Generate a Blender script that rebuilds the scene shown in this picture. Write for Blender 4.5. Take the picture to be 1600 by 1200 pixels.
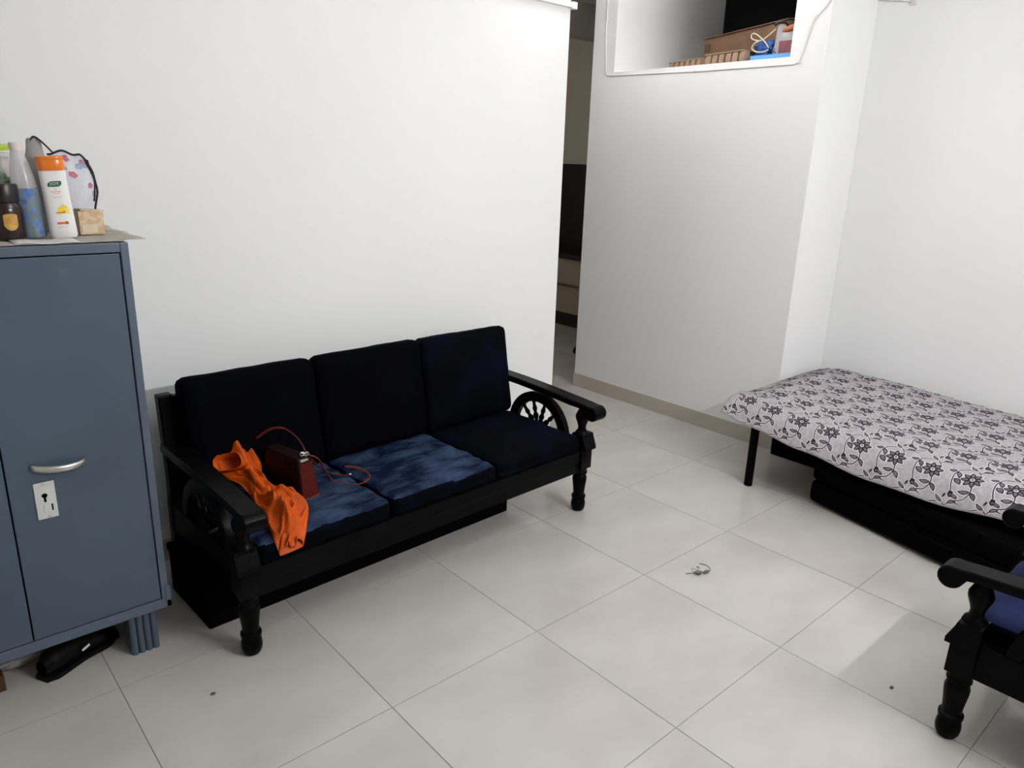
import bpy, bmesh, math, random
from mathutils import Vector, Matrix, noise

for o in list(bpy.data.objects):
    bpy.data.objects.remove(o, do_unlink=True)
scene = bpy.context.scene
COL = scene.collection
PI = math.pi
rnd = random.Random(7)

# ------------------------------------------------------------------ camera
cam_data = bpy.data.cameras.new("camera")
cam_data.sensor_width = 36.0
cam_data.lens = 25.773
cam_data.clip_start = 0.02
cam = bpy.data.objects.new("camera", cam_data)
COL.objects.link(cam)
right = Vector((0.74939538, -0.66135178, 0.03194354))
up = Vector((0.16701794, 0.23549607, 0.95741663))
fwd = Vector((0.64071178, 0.71214845, -0.28693727))
m = Matrix.Identity(4)
for i in range(3):
    m[i][0], m[i][1], m[i][2] = right[i], up[i], -fwd[i]
m[0][3], m[1][3], m[2][3] = -1.58441, -1.58510, 1.58198
cam.matrix_world = m
scene.camera = cam

# ------------------------------------------------------------------ world, exposure
world = bpy.data.worlds.new("world")
scene.world = world
world.use_nodes = True
world.node_tree.nodes["Background"].inputs[0].default_value = (0.6, 0.65, 0.7, 1)
world.node_tree.nodes["Background"].inputs[1].default_value = 0.05
vs = scene.view_settings
vs.view_transform = 'Standard'
vs.look = 'None'
vs.gamma = 1.0
vs.use_curve_mapping = False
vs.exposure = 0.0

TUBE_POS, TUBE_POWER, TUBE_TILT = (0.75, -2.76, 2.42), 65.0, 88
FILL_BOWLS = [((0.3, -1.0, 2.53), 26.0, "added unseen fill light in a white bowl over the middle of the room"),
         ((1.62, 1.1, 2.53), 23.0, "added unseen fill light in a white bowl in front of the passage")]  # unseen fill lamps, added to lift the walls' brightness
KITCHEN_FILL_POWER = 6.0  # strength of the added kitchen fill bulb

# ------------------------------------------------------------------ materials
MATS = {}

def pbsdf(name):
    mt = bpy.data.materials.new(name)
    mt.use_nodes = True
    return mt, mt.node_tree, mt.node_tree.nodes["Principled BSDF"]

def mat(name, col, rough=0.5, spec=0.5, metal=0.0, var=0.0, scale=8.0, bump=0.0, bscale=60.0,
        col2=None, detail=4.0, sheen=0.0, coat=0.0, alpha=1.0, trans=0.0, stretch=(1, 1, 1), lo=0.35, hi=0.65):
    """procedural material: base colour with noise mottling, optional noise bump"""
    if name in MATS:
        return MATS[name]
    mt, nt, b = pbsdf(name)
    b.inputs["Roughness"].default_value = rough
    b.inputs["Specular IOR Level"].default_value = spec
    b.inputs["Metallic"].default_value = metal
    b.inputs["Sheen Weight"].default_value = sheen
    b.inputs["Coat Weight"].default_value = coat
    b.inputs["Alpha"].default_value = alpha
    b.inputs["Transmission Weight"].default_value = trans
    c1 = (*col, 1)
    if col2 is None:
        k = var
        col2 = tuple(max(0, min(1, c * (1 - k))) for c in col)
    tc = nt.nodes.new("ShaderNodeTexCoord")
    mp = nt.nodes.new("ShaderNodeMapping")
    mp.inputs["Scale"].default_value = stretch
    nt.links.new(tc.outputs["Object"], mp.inputs["Vector"])
    if var > 0 or tuple(col2) != tuple(col):
        n = nt.nodes.new("ShaderNodeTexNoise")
        n.inputs["Scale"].default_value = scale
        n.inputs["Detail"].default_value = detail
        nt.links.new(mp.outputs[0], n.inputs["Vector"])
        r = nt.nodes.new("ShaderNodeValToRGB")
        r.color_ramp.elements[0].position = lo
        r.color_ramp.elements[1].position = hi
        r.color_ramp.elements[0].color = (*col2, 1)
        r.color_ramp.elements[1].color = c1
        nt.links.new(n.outputs["Fac"], r.inputs[0])
        nt.links.new(r.outputs[0], b.inputs["Base Color"])
    else:
        b.inputs["Base Color"].default_value = c1
    if bump > 0:
        n2 = nt.nodes.new("ShaderNodeTexNoise")
        n2.inputs["Scale"].default_value = bscale
        n2.inputs["Detail"].default_value = 3
        nt.links.new(mp.outputs[0], n2.inputs["Vector"])
        bp = nt.nodes.new("ShaderNodeBump")
        bp.inputs["Strength"].default_value = bump
        bp.inputs["Distance"].default_value = 0.01
        nt.links.new(n2.outputs["Fac"], bp.inputs["Height"])
        nt.links.new(bp.outputs[0], b.inputs["Normal"])
    MATS[name] = mt
    return mt

def emit_mat(name, col, strength):
    mt, nt, b = pbsdf(name)
    b.inputs["Base Color"].default_value = (*col, 1)
    b.inputs["Emission Color"].default_value = (*col, 1)
    b.inputs["Emission Strength"].default_value = strength
    return mt

M_WALL = mat("white wall paint", (0.838, 0.842, 0.842), 0.55, 0.25, var=0.025, scale=1.3, bump=0.05, bscale=35)
M_WALL_K = mat("kitchen wall paint", (0.62, 0.58, 0.52), 0.6, 0.2, var=0.05, scale=2)
M_CEIL = mat("ceiling paint", (0.85, 0.85, 0.845), 0.7, 0.2, var=0.02, scale=1)
M_TILE = mat("vitrified floor tile", (0.535, 0.515, 0.478), 0.13, 0.5, col2=(0.465, 0.445, 0.408), scale=2.2, detail=6, lo=0.3, hi=0.6, stretch=(1, 1.6, 1))
M_GROUT = mat("grey tile grout", (0.36, 0.345, 0.31), 0.9, 0.1, var=0.2, scale=20)
M_SKIRT = mat("beige skirting tile", (0.50, 0.45, 0.395), 0.3, 0.4, var=0.06, scale=3)
M_PVC = mat("white pvc casing", (0.85, 0.85, 0.84), 0.4, 0.4, var=0.02, scale=4)
M_WIRE = mat("painted cable", (0.70, 0.69, 0.66), 0.6, 0.2, var=0.05, scale=10)
M_VOID = mat("painted loft darkness", (0.012, 0.011, 0.012), 0.9, 0.1, var=0.3, scale=3)  # black stands in for the unlit depth of the loft
M_STEEL = mat("blue grey enamel", (0.070, 0.100, 0.142), 0.36, 0.5, var=0.16, scale=2.0, bump=0.03, bscale=12)
M_STEEL2 = mat("blue grey enamel rim", (0.090, 0.120, 0.165), 0.36, 0.5, var=0.12, scale=3.0, bump=0.03, bscale=12)
M_DARKGAP = mat("dark inside of cupboard", (0.01, 0.014, 0.02), 0.8, 0.2, var=0.2, scale=5)
M_CHROME = mat("brushed chrome", (0.62, 0.60, 0.56), 0.28, 0.5, metal=0.85, var=0.1, scale=40, stretch=(1, 1, 12))
M_PLATE = mat("lock plate enamel", (0.66, 0.68, 0.66), 0.35, 0.5, metal=0.2, var=0.06, scale=20)
M_BLACKHOLE = mat("keyhole black", (0.004, 0.004, 0.004), 0.9, 0.1, var=0.2)
M_RUB = mat("faint rubbed mark", (0.105, 0.112, 0.132), 0.5, 0.3, col2=(0.09, 0.122, 0.164), scale=60)
M_WOOD = mat("black painted wood", (0.0022, 0.0022, 0.0025), 0.32, 0.06, var=0.4, scale=14, bump=0.06, bscale=30)
M_VELVET = mat("near black navy upholstery", (0.0016, 0.0018, 0.004), 0.85, 0.02, col2=(0.0015, 0.0016, 0.0022), scale=9, detail=5, bump=0.15, bscale=25)
M_VELVETB = mat("navy upholstery with faint blotches", (0.0022, 0.0030, 0.012), 0.8, 0.03, col2=(0.0016, 0.0018, 0.003), scale=7, detail=6, bump=0.15, bscale=25, lo=0.45, hi=0.7)
M_SATIN = mat("blue crushed satin", (0.030, 0.054, 0.105), 0.55, 0.08, col2=(0.002, 0.006, 0.030), scale=8, detail=10, bump=0.6, bscale=24, lo=0.42, hi=0.66, stretch=(1, 2.2, 1))
M_NAVY = mat("deep navy satin", (0.006, 0.013, 0.058), 0.6, 0.1, col2=(0.003, 0.005, 0.026), scale=8, detail=6, bump=0.3, bscale=20)
M_ORANGE = mat("orange satin cloth", (0.60, 0.085, 0.003), 0.5, 0.2, var=0.22, scale=7, bump=0.05, bscale=40)
M_LEATHER = mat("maroon leather", (0.085, 0.006, 0.004), 0.45, 0.18, var=0.25, scale=12, bump=0.08, bscale=90)
M_LEATHERD = mat("dark maroon leather", (0.010, 0.0022, 0.002), 0.5, 0.12, var=0.25, scale=12, bump=0.08, bscale=90)
M_STRAP = mat("tan brown strap leather", (0.17, 0.036, 0.014), 0.45, 0.2, var=0.25, scale=20)
M_CASE = mat("matt black case fabric", (0.0020, 0.0020, 0.0022), 0.8, 0.02, var=0.3, scale=30)
M_BED = mat("black powder coated tube", (0.0022, 0.0022, 0.0025), 0.45, 0.05, var=0.3, scale=20)
M_MATTRESS = mat("mattress ticking", (0.25, 0.23, 0.22), 0.9, 0.1, var=0.1, scale=20)
M_SHEET = mat("grey lilac cotton", (0.455, 0.425, 0.445), 0.9, 0.15, col2=(0.365, 0.335, 0.357), scale=55, detail=6, bump=0.12, bscale=90)
M_HALO = mat("pale print outline", (0.63, 0.595, 0.61), 0.9, 0.1, var=0.05, scale=60)
M_INK = mat("dark plum print", (0.030, 0.018, 0.030), 0.9, 0.1, var=0.2, scale=60)
M_INKFILL = mat("grey plum leaf fill", (0.20, 0.175, 0.19), 0.9, 0.1, col2=(0.12, 0.10, 0.112), scale=80)
M_CARD = mat("brown cardboard", (0.225, 0.135, 0.085), 0.8, 0.2, var=0.18, scale=9, bump=0.05, bscale=50)
M_PULP = mat("moulded paper pulp", (0.33, 0.225, 0.155), 0.9, 0.1, var=0.2, scale=18, bump=0.1, bscale=80)
M_BLUEBAG = mat("royal blue plastic", (0.02, 0.11, 0.40), 0.4, 0.4, var=0.35, scale=14)
M_SKY = mat("light blue plastic", (0.13, 0.36, 0.72), 0.4, 0.4, var=0.15, scale=10)
M_STRING = mat("cream cotton string", (0.68, 0.60, 0.47), 0.9, 0.1, var=0.1, scale=60)
M_TIN = mat("dusty maroon carton", (0.24, 0.072, 0.085), 0.5, 0.4, var=0.3, scale=16)
M_CORAL = mat("coral orange wrapper", (0.55, 0.17, 0.075), 0.5, 0.3, var=0.2, scale=20)
M_PRINT = mat("dark package print", (0.03, 0.03, 0.035), 0.6, 0.2, var=0.1)
M_PAPER = mat("old newspaper", (0.50, 0.465, 0.415), 0.9, 0.1, var=0.15, scale=26, bump=0.1, bscale=30)
M_WHITEPL = mat("white glossy plastic", (0.84, 0.83, 0.82), 0.25, 0.5, var=0.02, scale=6)
M_ORCAP = mat("orange glossy plastic", (0.80, 0.20, 0.020), 0.22, 0.5, var=0.05, scale=6)
M_GREEN = mat("dark green print", (0.008, 0.135, 0.075), 0.4, 0.4, var=0.1, scale=20)
M_PINK = mat("pale pink print", (0.80, 0.46, 0.43), 0.5, 0.3, var=0.05, scale=30)
M_GREYPR = mat("pale grey print", (0.56, 0.56, 0.55), 0.5, 0.3, var=0.05, scale=30)
M_YELLOW = mat("yellow flower print", (0.90, 0.62, 0.03), 0.4, 0.3, col2=(0.92, 0.78, 0.12), scale=60)
M_REDPR = mat("orange red print", (0.83, 0.20, 0.10), 0.4, 0.3, var=0.1, scale=60)
M_AMBER = mat("amber print", (0.62, 0.27, 0.03), 0.5, 0.3, var=0.1, scale=60)
M_JAR = mat("very dark maroon jar", (0.020, 0.006, 0.006), 0.22, 0.5, var=0.2, scale=10)
M_JARLID = mat("dark brown screw lid", (0.009, 0.005, 0.005), 0.35, 0.5, var=0.2, scale=10)
M_GOLD = mat("gold yellow label", (0.56, 0.36, 0.065), 0.45, 0.4, col2=(0.48, 0.25, 0.05), scale=45)
M_BOXTAN = mat("patterned tan carton", (0.56, 0.40, 0.235), 0.6, 0.3, col2=(0.66, 0.52, 0.35), scale=55, detail=3, lo=0.45, hi=0.55)
M_BOXLAB = mat("cream carton panel", (0.68, 0.58, 0.44), 0.6, 0.3, var=0.05, scale=40)
M_CLEAR = mat("clear plastic", (0.80, 0.83, 0.83), 0.12, 0.5, var=0.02, scale=8, alpha=0.30)
M_CLEARB = mat("clear blue tinted plastic", (0.30, 0.40, 0.47), 0.15, 0.5, var=0.25, scale=20, alpha=0.72)
M_FILM = mat("clear plastic film", (0.72, 0.70, 0.73), 0.2, 0.5, var=0.1, scale=14, alpha=0.55)
M_LIME = mat("lime green plastic", (0.50, 0.66, 0.055), 0.35, 0.5, var=0.1, scale=12)
M_BLUEPR = mat("blue flower print", (0.055, 0.13, 0.42), 0.4, 0.4, col2=(0.13, 0.24, 0.55), scale=60)
M_CREAM = mat("cream packaging", (0.66, 0.61, 0.555), 0.6, 0.3, col2=(0.72, 0.58, 0.55), scale=20)
M_LEAFG = mat("green wrapper", (0.10, 0.21, 0.11), 0.5, 0.4, var=0.2, scale=30)
M_POUCH = mat("white floral pouch fabric", (0.66, 0.66, 0.69), 0.85, 0.1, col2=(0.56, 0.58, 0.66), scale=18, bump=0.1, bscale=60)
M_POUCHPK = mat("pink flower print", (0.56, 0.20, 0.27), 0.85, 0.1, var=0.2, scale=60)
M_POUCHBL = mat("pale blue flower print", (0.36, 0.43, 0.60), 0.85, 0.1, var=0.2, scale=60)
M_PIPING = mat("dark grey piping", (0.035, 0.033, 0.042), 0.7, 0.2, var=0.2, scale=40)
M_GREYCL = mat("warm grey cloth", (0.37, 0.36, 0.35), 0.9, 0.1, var=0.2, scale=10, bump=0.15, bscale=40)
M_SHOE = mat("black shoe leather", (0.004, 0.004, 0.0045), 0.5, 0.12, var=0.3, scale=20)
M_BROWN = mat("brown wood", (0.095, 0.042, 0.014), 0.5, 0.4, var=0.3, scale=12, stretch=(1, 6, 1))
M_HAIR = mat("dark hair", (0.10, 0.085, 0.075), 0.6, 0.3, var=0.2, scale=50)
M_DUST = mat("grey dust fluff", (0.20, 0.185, 0.165), 0.95, 0.1, var=0.3, scale=90)
M_GRANITE = mat("black granite", (0.012, 0.012, 0.013), 0.35, 0.4, var=0.5, scale=60)
M_CABINET = mat("beige brown laminate", (0.42, 0.36, 0.29), 0.5, 0.3, var=0.08, scale=4)
M_TUBE = emit_mat("lit tube glass", (1.0, 0.97, 0.92), 12.0)

# ------------------------------------------------------------------ mesh helpers
class MB:
    """collects shapes in one bmesh, with material slots"""
    def __init__(self):
        self.bm = bmesh.new()
        self.mats = []

    def slot(self, mt):
        if mt not in self.mats:
            self.mats.append(mt)
        return self.mats.index(mt)

    def box(self, x0, x1, y0, y1, z0, z1, mt, M=None, bevel=0.0):
        n0 = len(self.bm.verts)
        vs_ = [self.bm.verts.new(v) for v in ((x0, y0, z0), (x1, y0, z0), (x1, y1, z0), (x0, y1, z0),
                                             (x0, y0, z1), (x1, y0, z1), (x1, y1, z1), (x0, y1, z1))]
        s = self.slot(mt)
        fs = []
        for q in ((0, 3, 2, 1), (4, 5, 6, 7), (0, 1, 5, 4), (1, 2, 6, 5), (2, 3, 7, 6), (3, 0, 4, 7)):
            f = self.bm.faces.new([vs_[i] for i in q])
            f.material_index = s
            fs.append(f)
        geo = vs_
        if bevel > 0:
            es = list({e for f in fs for e in f.edges})
            r = bmesh.ops.bevel(self.bm, geom=es, offset=bevel, segments=2, affect='EDGES', profile=0.6)
            geo = list({v for f in r['faces'] for v in f.verts} | {v for v in vs_ if v.is_valid})
            for f in r['faces']:
                f.material_index = s
        if M is not None:
            for v in geo:
                v.co = M @ v.co
        return self

    def ring_loft(self, rings, mt, closed=True, cap0=True, cap1=True, smooth=True):
        """loft a list of rings (lists of Vectors, same count)"""
        s = self.slot(mt)
        R = [[self.bm.verts.new(p) for p in r] for r in rings]
        n = len(R[0])
        for a, b in zip(R[:-1], R[1:]):
            for i in range(n if closed else n - 1):
                j = (i + 1) % n
                f = self.bm.faces.new((a[i], a[j], b[j], b[i]))
                f.material_index = s
                f.smooth = smooth
        if closed and cap0:
            f = self.bm.faces.new(list(reversed(R[0]))); f.material_index = s
        if closed and cap1:
            f = self.bm.faces.new(R[-1]); f.material_index = s
        return self

    def lathe(self, prof, mt, n=20, M=None, sx=1.0, sy=1.0):
        """prof: (r, z) list, revolved round z"""
        rings = []
        for r, z in prof:
            ring = []
            for i in range(n):
                a = 2 * PI * i / n
                p = Vector((r * math.cos(a) * sx, r * math.sin(a) * sy, z))
                ring.append(M @ p if M is not None else p)
            rings.append(ring)
        return self.ring_loft(rings, mt)

    def tube(self, pts, r, mt, n=8, flat=1.0, closed=False):
        pts = [Vector(p) for p in pts]
        rings = []
        prev = None
        N = len(pts)
        for i, p in enumerate(pts):
            t = (pts[min(i + 1, N - 1)] - pts[max(i - 1, 0)])
            if t.length < 1e-9:
                t = Vector((0, 0, 1))
            t.normalize()
            if prev is None:
                a = Vector((0, 0, 1)) if abs(t.z) < 0.9 else Vector((1, 0, 0))
                nrm = (a - t * a.dot(t)).normalized()
            else:
                nrm = (prev - t * prev.dot(t))
                nrm = nrm.normalized() if nrm.length > 1e-6 else prev
            prev = nrm
            bi = t.cross(nrm)
            rr = r[i] if isinstance(r, (list, tuple)) else r
            rings.append([p + nrm * (rr * flat * math.cos(2 * PI * k / n)) + bi * (rr * math.sin(2 * PI * k / n)) for k in range(n)])
        return self.ring_loft(rings, mt)

    def prism(self, poly, axis, a0, a1, mt, smooth=False):
        """poly: 2D list; extruded along axis ('x','y','z') from a0 to a1"""
        def P(u, v, a):
            return Vector((a, u, v)) if axis == 'x' else (Vector((u, a, v)) if axis == 'y' else Vector((u, v, a)))
        self.ring_loft([[P(u, v, a0) for u, v in poly], [P(u, v, a1) for u, v in poly]], mt, smooth=smooth)
        return self

    def poly(self, pts, mt, smooth=False):
        f = self.bm.faces.new([self.bm.verts.new(p) for p in pts])
        f.material_index = self.slot(mt)
        f.smooth = smooth
        return self

    def grid(self, fn, nu, nv, mt, closed_u=False):
        s = self.slot(mt)
        V = [[self.bm.verts.new(fn(i / (nu if closed_u else nu - 1), j / (nv - 1))) for j in range(nv)] for i in range(nu)]
        for i in range(nu if closed_u else nu - 1):
            for j in range(nv - 1):
                a = V[i]; b = V[(i + 1) % nu]
                f = self.bm.faces.new((a[j], b[j], b[j + 1], a[j + 1]))
                f.material_index = s
                f.smooth = True
        return V

    def obj(self, name, parent=None, loc=(0, 0, 0), rot=None, recalc=True, smooth_angle=None):
        if recalc:
            bmesh.ops.recalc_face_normals(self.bm, faces=self.bm.faces)
        me = bpy.data.meshes.new(name)
        self.bm.to_mesh(me)
        self.bm.free()
        for mt in self.mats:
            me.materials.append(mt)
        if smooth_angle:
            for p in me.polygons:
                p.use_smooth = True
            me.set_sharp_from_angle(angle=math.radians(smooth_angle))
        o = bpy.data.objects.new(name, me)
        COL.objects.link(o)
        o.location = loc
        if rot is not None:
            o.rotation_euler = rot
        if parent:
            o.parent = parent
        return o


def thing(name, label, cat, loc=(0, 0, 0), rot=(0, 0, 0), group=None):
    o = bpy.data.objects.new(name, None)
    COL.objects.link(o)
    o.empty_display_size = 0.05
    o.location = loc
    o.rotation_euler = rot
    o['label'] = label
    o['category'] = cat
    if group:
        o['group'] = group
    return o

def tag(o, label, cat, group=None):
    o['label'] = label
    o['category'] = cat
    if group:
        o['group'] = group
    return o

def struct(o):
    o['kind'] = 'structure'
    return o

def smoothstep(a, b, x):
    t = max(0.0, min(1.0, (x - a) / (b - a)))
    return t * t * (3 - 2 * t)

def interp(tab, x):
    if x <= tab[0][0]:
        return tab[0][1]
    for (x0, y0), (x1, y1) in zip(tab[:-1], tab[1:]):
        if x <= x1:
            t = (x - x0) / (x1 - x0)
            t = t * t * (3 - 2 * t)
            return y0 + (y1 - y0) * t
    return tab[-1][1]

def catmull(pts, n=8):
    P = [Vector(p) for p in pts]
    P = [P[0] * 2 - P[1]] + P + [P[-1] * 2 - P[-2]]
    out = []
    for i in range(1, len(P) - 2):
        for k in range(n):
            t = k / n
            out.append(0.5 * ((2 * P[i]) + (P[i + 1] - P[i - 1]) * t + (2 * P[i - 1] - 5 * P[i] + 4 * P[i + 1] - P[i + 2]) * t * t
                              + (3 * P[i] - P[i - 1] - 3 * P[i + 1] + P[i + 2]) * t ** 3))
    out.append(P[-2].copy())
    return out

def text_obj(body, size, mt, name, parent, place, extrude=0.0002):
    """flat lettering, each vertex mapped by place(x, z) -> Vector"""
    cu = bpy.data.curves.new("lettering", 'FONT')
    cu.body = body
    cu.size = size
    cu.space_character = 1.12
    cu.align_x = 'CENTER'
    cu.align_y = 'CENTER'
    tmp = bpy.data.objects.new("lettering", cu)
    COL.objects.link(tmp)
    dg = bpy.context.evaluated_depsgraph_get()
    me = bpy.data.meshes.new_from_object(tmp.evaluated_get(dg))
    bpy.data.objects.remove(tmp, do_unlink=True)
    bpy.data.curves.remove(cu)
    for v in me.vertices:
        v.co = place(v.co.x, v.co.y)
    me.materials.clear()
    me.materials.append(mt)
    me.name = name
    o = bpy.data.objects.new(name, me)
    COL.objects.link(o)
    o.parent = parent
    return o

# ================================================================== ROOM
XR, XN, XB = 2.32, -3.1, 2.82       # loft wall, near side wall, recess back wall
YL, YN, YC = 1.30, -2.85, 0.43      # sofa wall, wall with the tube light, recess corner
XE, YK = 1.325, 2.055               # end of the sofa wall, corridor corner
ZC = 2.85
KX, KY = 4.25, 4.9

b = MB()
b.box(XN - 0.1, KX + 0.1, YN - 0.1, KY + 0.1, -0.12, -0.0016, M_GROUT)
floor = struct(b.obj("floor"))

# floor tiles, 600 mm, each a part of the floor; alike tiles share mesh data
tile_mesh = {}
def tile_me(w, d):
    key = (round(w, 3), round(d, 3))
    if key not in tile_mesh:
        t = MB()
        t.box(0, w, 0, d, -0.0012, 0.0, M_TILE, bevel=0.0005)
        o = t.obj("tile")
        tile_mesh[key] = o.data
        bpy.data.objects.remove(o, do_unlink=True)
    return tile_mesh[key]

def lay(x0, x1, y0, y1):
    g = 0.0012
    for i in range(math.floor(x0 / 0.6), math.ceil(x1 / 0.6)):
        for j in range(math.floor(y0 / 0.6), math.ceil(y1 / 0.6)):
            ax, bx = max(x0, i * 0.6 + g), min(x1, (i + 1) * 0.6 - g)
            ay, by = max(y0, j * 0.6 + g), min(y1, (j + 1) * 0.6 - g)
            if bx - ax < 0.02 or by - ay < 0.02:
                continue
            o = bpy.data.objects.new("tile", tile_me(bx - ax, by - ay))
            COL.objects.link(o)
            o.location = (ax, ay, rnd.uniform(-0.0002, 0.0002))
            o.parent = floor

lay(-3.0, XR, YN, YL)
lay(XR, XB, YN, YC)
lay(XE, XR, YL, YK)
lay(XE, KX, YK, KY)

b = MB()
b.box(XN - 0.1, KX + 0.1, YN - 0.1, KY + 0.1, ZC, ZC + 0.12, M_CEIL)
struct(b.obj("ceiling"))
b = MB()
b.box(XN - 0.1, XE, YL, YL + 0.12, 0, ZC, M_WALL, bevel=0.003)
struct(b.obj("wall_left"))
b = MB()
b.box(XN - 0.12, XN, YN - 0.1, YL, 0, ZC, M_WALL)
struct(b.obj("wall_near"))
b = MB()
b.box(XN, XB + 0.12, YN - 0.12, YN, 0, ZC, M_WALL)
struct(b.obj("wall_right"))
b = MB()
b.box(XB, XB + 0.12, YN, YC, 0, ZC, M_WALL)
struct(b.obj("wall_back"))

# loft wall: a block with an open loft (niche) high up
LZ, LZT = 2.178, 2.80
LY0, LY1, LXB = 0.628, 1.862, 3.5
b = MB()
b.box(XR, XR + 0.1, YC, LY0, 0, ZC, M_WALL)
b.box(XR, XR + 0.1, LY1, YK, 0, ZC, M_WALL)
b.box(XR, XR + 0.1, LY0, LY1, 0, LZ, M_WALL)
b.box(XR, XR + 0.1, LY0, LY1, LZT, ZC, M_WALL)
b.box(XR + 0.1, LXB, LY0, LY1, LZ - 0.08, LZ, M_WALL)          # loft slab
b.box(XR + 0.1, LXB, LY1, YK, 0, ZC, M_WALL)                   # side towards the corridor
b.box(XR + 0.1, LXB, YC, LY0, 0, ZC, M_WALL)                   # side towards the recess
struct(b.obj("wall_far"))
b = MB()
b.box(LXB, LXB + 0.02, LY0, LY1, LZ, ZC, M_VOID)  # back coloured black for the darkness deep in the loft
b.box(XR + 0.6, LXB, LY0 - 0.002, LY0 + 0.004, LZ, LZT, M_VOID)  # black sheet painting the shade on the loft's right side
struct(b.obj("wall_loft"))
b = MB()
b.box(XR + 0.1, LXB, LY0, LY1, LZT, LZT + 0.05, M_WALL)
struct(b.obj("trim_loft_ceiling"))

# kitchen shell
b = MB()
b.box(KX, KX + 0.1, YK, KY, 0, ZC, M_WALL_K)
struct(b.obj("wall_kitchen_back"))
b = MB()
b.box(XE, KX + 0.1, KY, KY + 0.1, 0, ZC, M_WALL_K)
struct(b.obj("wall_kitchen_left"))
b = MB()
b.box(XE - 0.12, XE, YL + 0.12, KY + 0.1, 0, ZC, M_WALL_K)
struct(b.obj("wall_kitchen_near"))
b = MB()
b.box(XR, KX, 2.95, 3.1, 2.60, ZC, M_WALL_K)
struct(b.obj("trim_beam"))

# skirting
b = MB()
b.box(XR - 0.012, XR, YC - 0.012, YK, 0.0, 0.098, M_SKIRT, bevel=0.002)
struct(b.obj("baseboard_far"))
b = MB()
b.box(XR, XB, YC - 0.012, YC, 0.0, 0.098, M_SKIRT, bevel=0.002)
struct(b.obj("baseboard_recess"))
b = MB()
b.box(XB - 0.012, XB, YN, YC - 0.012, 0.0, 0.098, M_SKIRT, bevel=0.002)
struct(b.obj("baseboard_back"))
b = MB()
b.box(XN, XE, YL - 0.012, YL, 0.0, 0.098, M_SKIRT, bevel=0.002)
struct(b.obj("baseboard_left"))

# white cable casing high on the sofa wall, its end poking past the wall edge
b = MB()
b.box(-2.6, XE + 0.012, YL - 0.022, YL, 2.345, 2.367, M_PVC, bevel=0.002)
b.box(XE - 0.012, XE + 0.022, YL - 0.026, YL + 0.004, 2.34, 2.372, M_PVC, bevel=0.002)
struct(b.obj("trim_casing"))

# painted cable round the loft opening, with its clips
b = MB()
xw = XR - 0.003
b.tube([(xw, 1.953, ZC), (xw, 1.950, 2.4), (xw, 1.93, 2.185), (xw, 1.915, 2.162), (xw, 1.88, 2.158), (xw, 1.222, 2.143),
        (xw, 0.60, 2.138), (xw, 0.57, 2.15), (xw, 0.55, 2.2), (xw, 0.52, 2.335), (xw, 0.505, 2.36), (xw, 0.46, 2.40),
        (xw, 0.44, 2.43), (xw, 0.435, ZC)], 0.0035, M_WIRE, n=6)
for y, z in ((1.222, 2.143), (0.567, 2.147), (0.508, 2.359), (1.948, 2.5)):
    b.box(XR - 0.008, XR, y - 0.006, y + 0.006, z - 0.008, z + 0.008, M_WIRE, bevel=0.002)
struct(b.obj("trim_loft_cable"))
b = MB()
xw = XB - 0.003
b.tube([(xw, YC, 2.545), (xw, 0.66, 2.52), (xw, 0.43, 2.50), (xw, 0.24, 2.47), (xw, 0.20, 2.50), (xw, 0.19, ZC)][2:] , 0.003, M_WIRE, n=6)
b.box(XB - 0.01, XB, 0.228, 0.252, 2.455, 2.48, M_WIRE, bevel=0.002)
struct(b.obj("trim_back_cable"))

# ------------------------------------------------------------------ the room's tube light and added fill lamps (all outside the frame)
def batten(label, pos, rotz, power, tilt, size=1.16):
    tl = thing("tube_light", label, "light", pos, (0, 0, rotz))
    b = MB(); b.box(-0.62, 0.62, 0.0, 0.045, -0.03, 0.03, M_PVC, bevel=0.006); b.obj("batten", tl)
    b = MB(); b.tube([(-0.58, 0.07, 0), (0.58, 0.07, 0)], 0.013, M_TUBE, n=12); b.obj("tube", tl)
    for s in (-1, 1):
        b = MB(); b.box(s * 0.60 - 0.018, s * 0.60 + 0.018, 0.04, 0.09, -0.02, 0.02, M_PVC, bevel=0.004); b.obj("lamp_holder", tl)
    ld = bpy.data.lights.new("tube_lamp", 'AREA')
    ld.shape = 'RECTANGLE'
    ld.size = size
    ld.size_y = 0.05
    ld.energy = power
    ld.color = (1.0, 0.995, 0.992)
    lo = bpy.data.objects.new("tube_lamp", ld)
    COL.objects.link(lo)
    lo.parent = tl
    lo.location = (0, 0.095, -0.005)
    lo.rotation_euler = (math.radians(tilt), 0, 0)
batten("white batten tube light high on the wall opposite the sofa", (TUBE_POS[0], YN, TUBE_POS[2]), 0.0, TUBE_POWER, TUBE_TILT)
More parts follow.
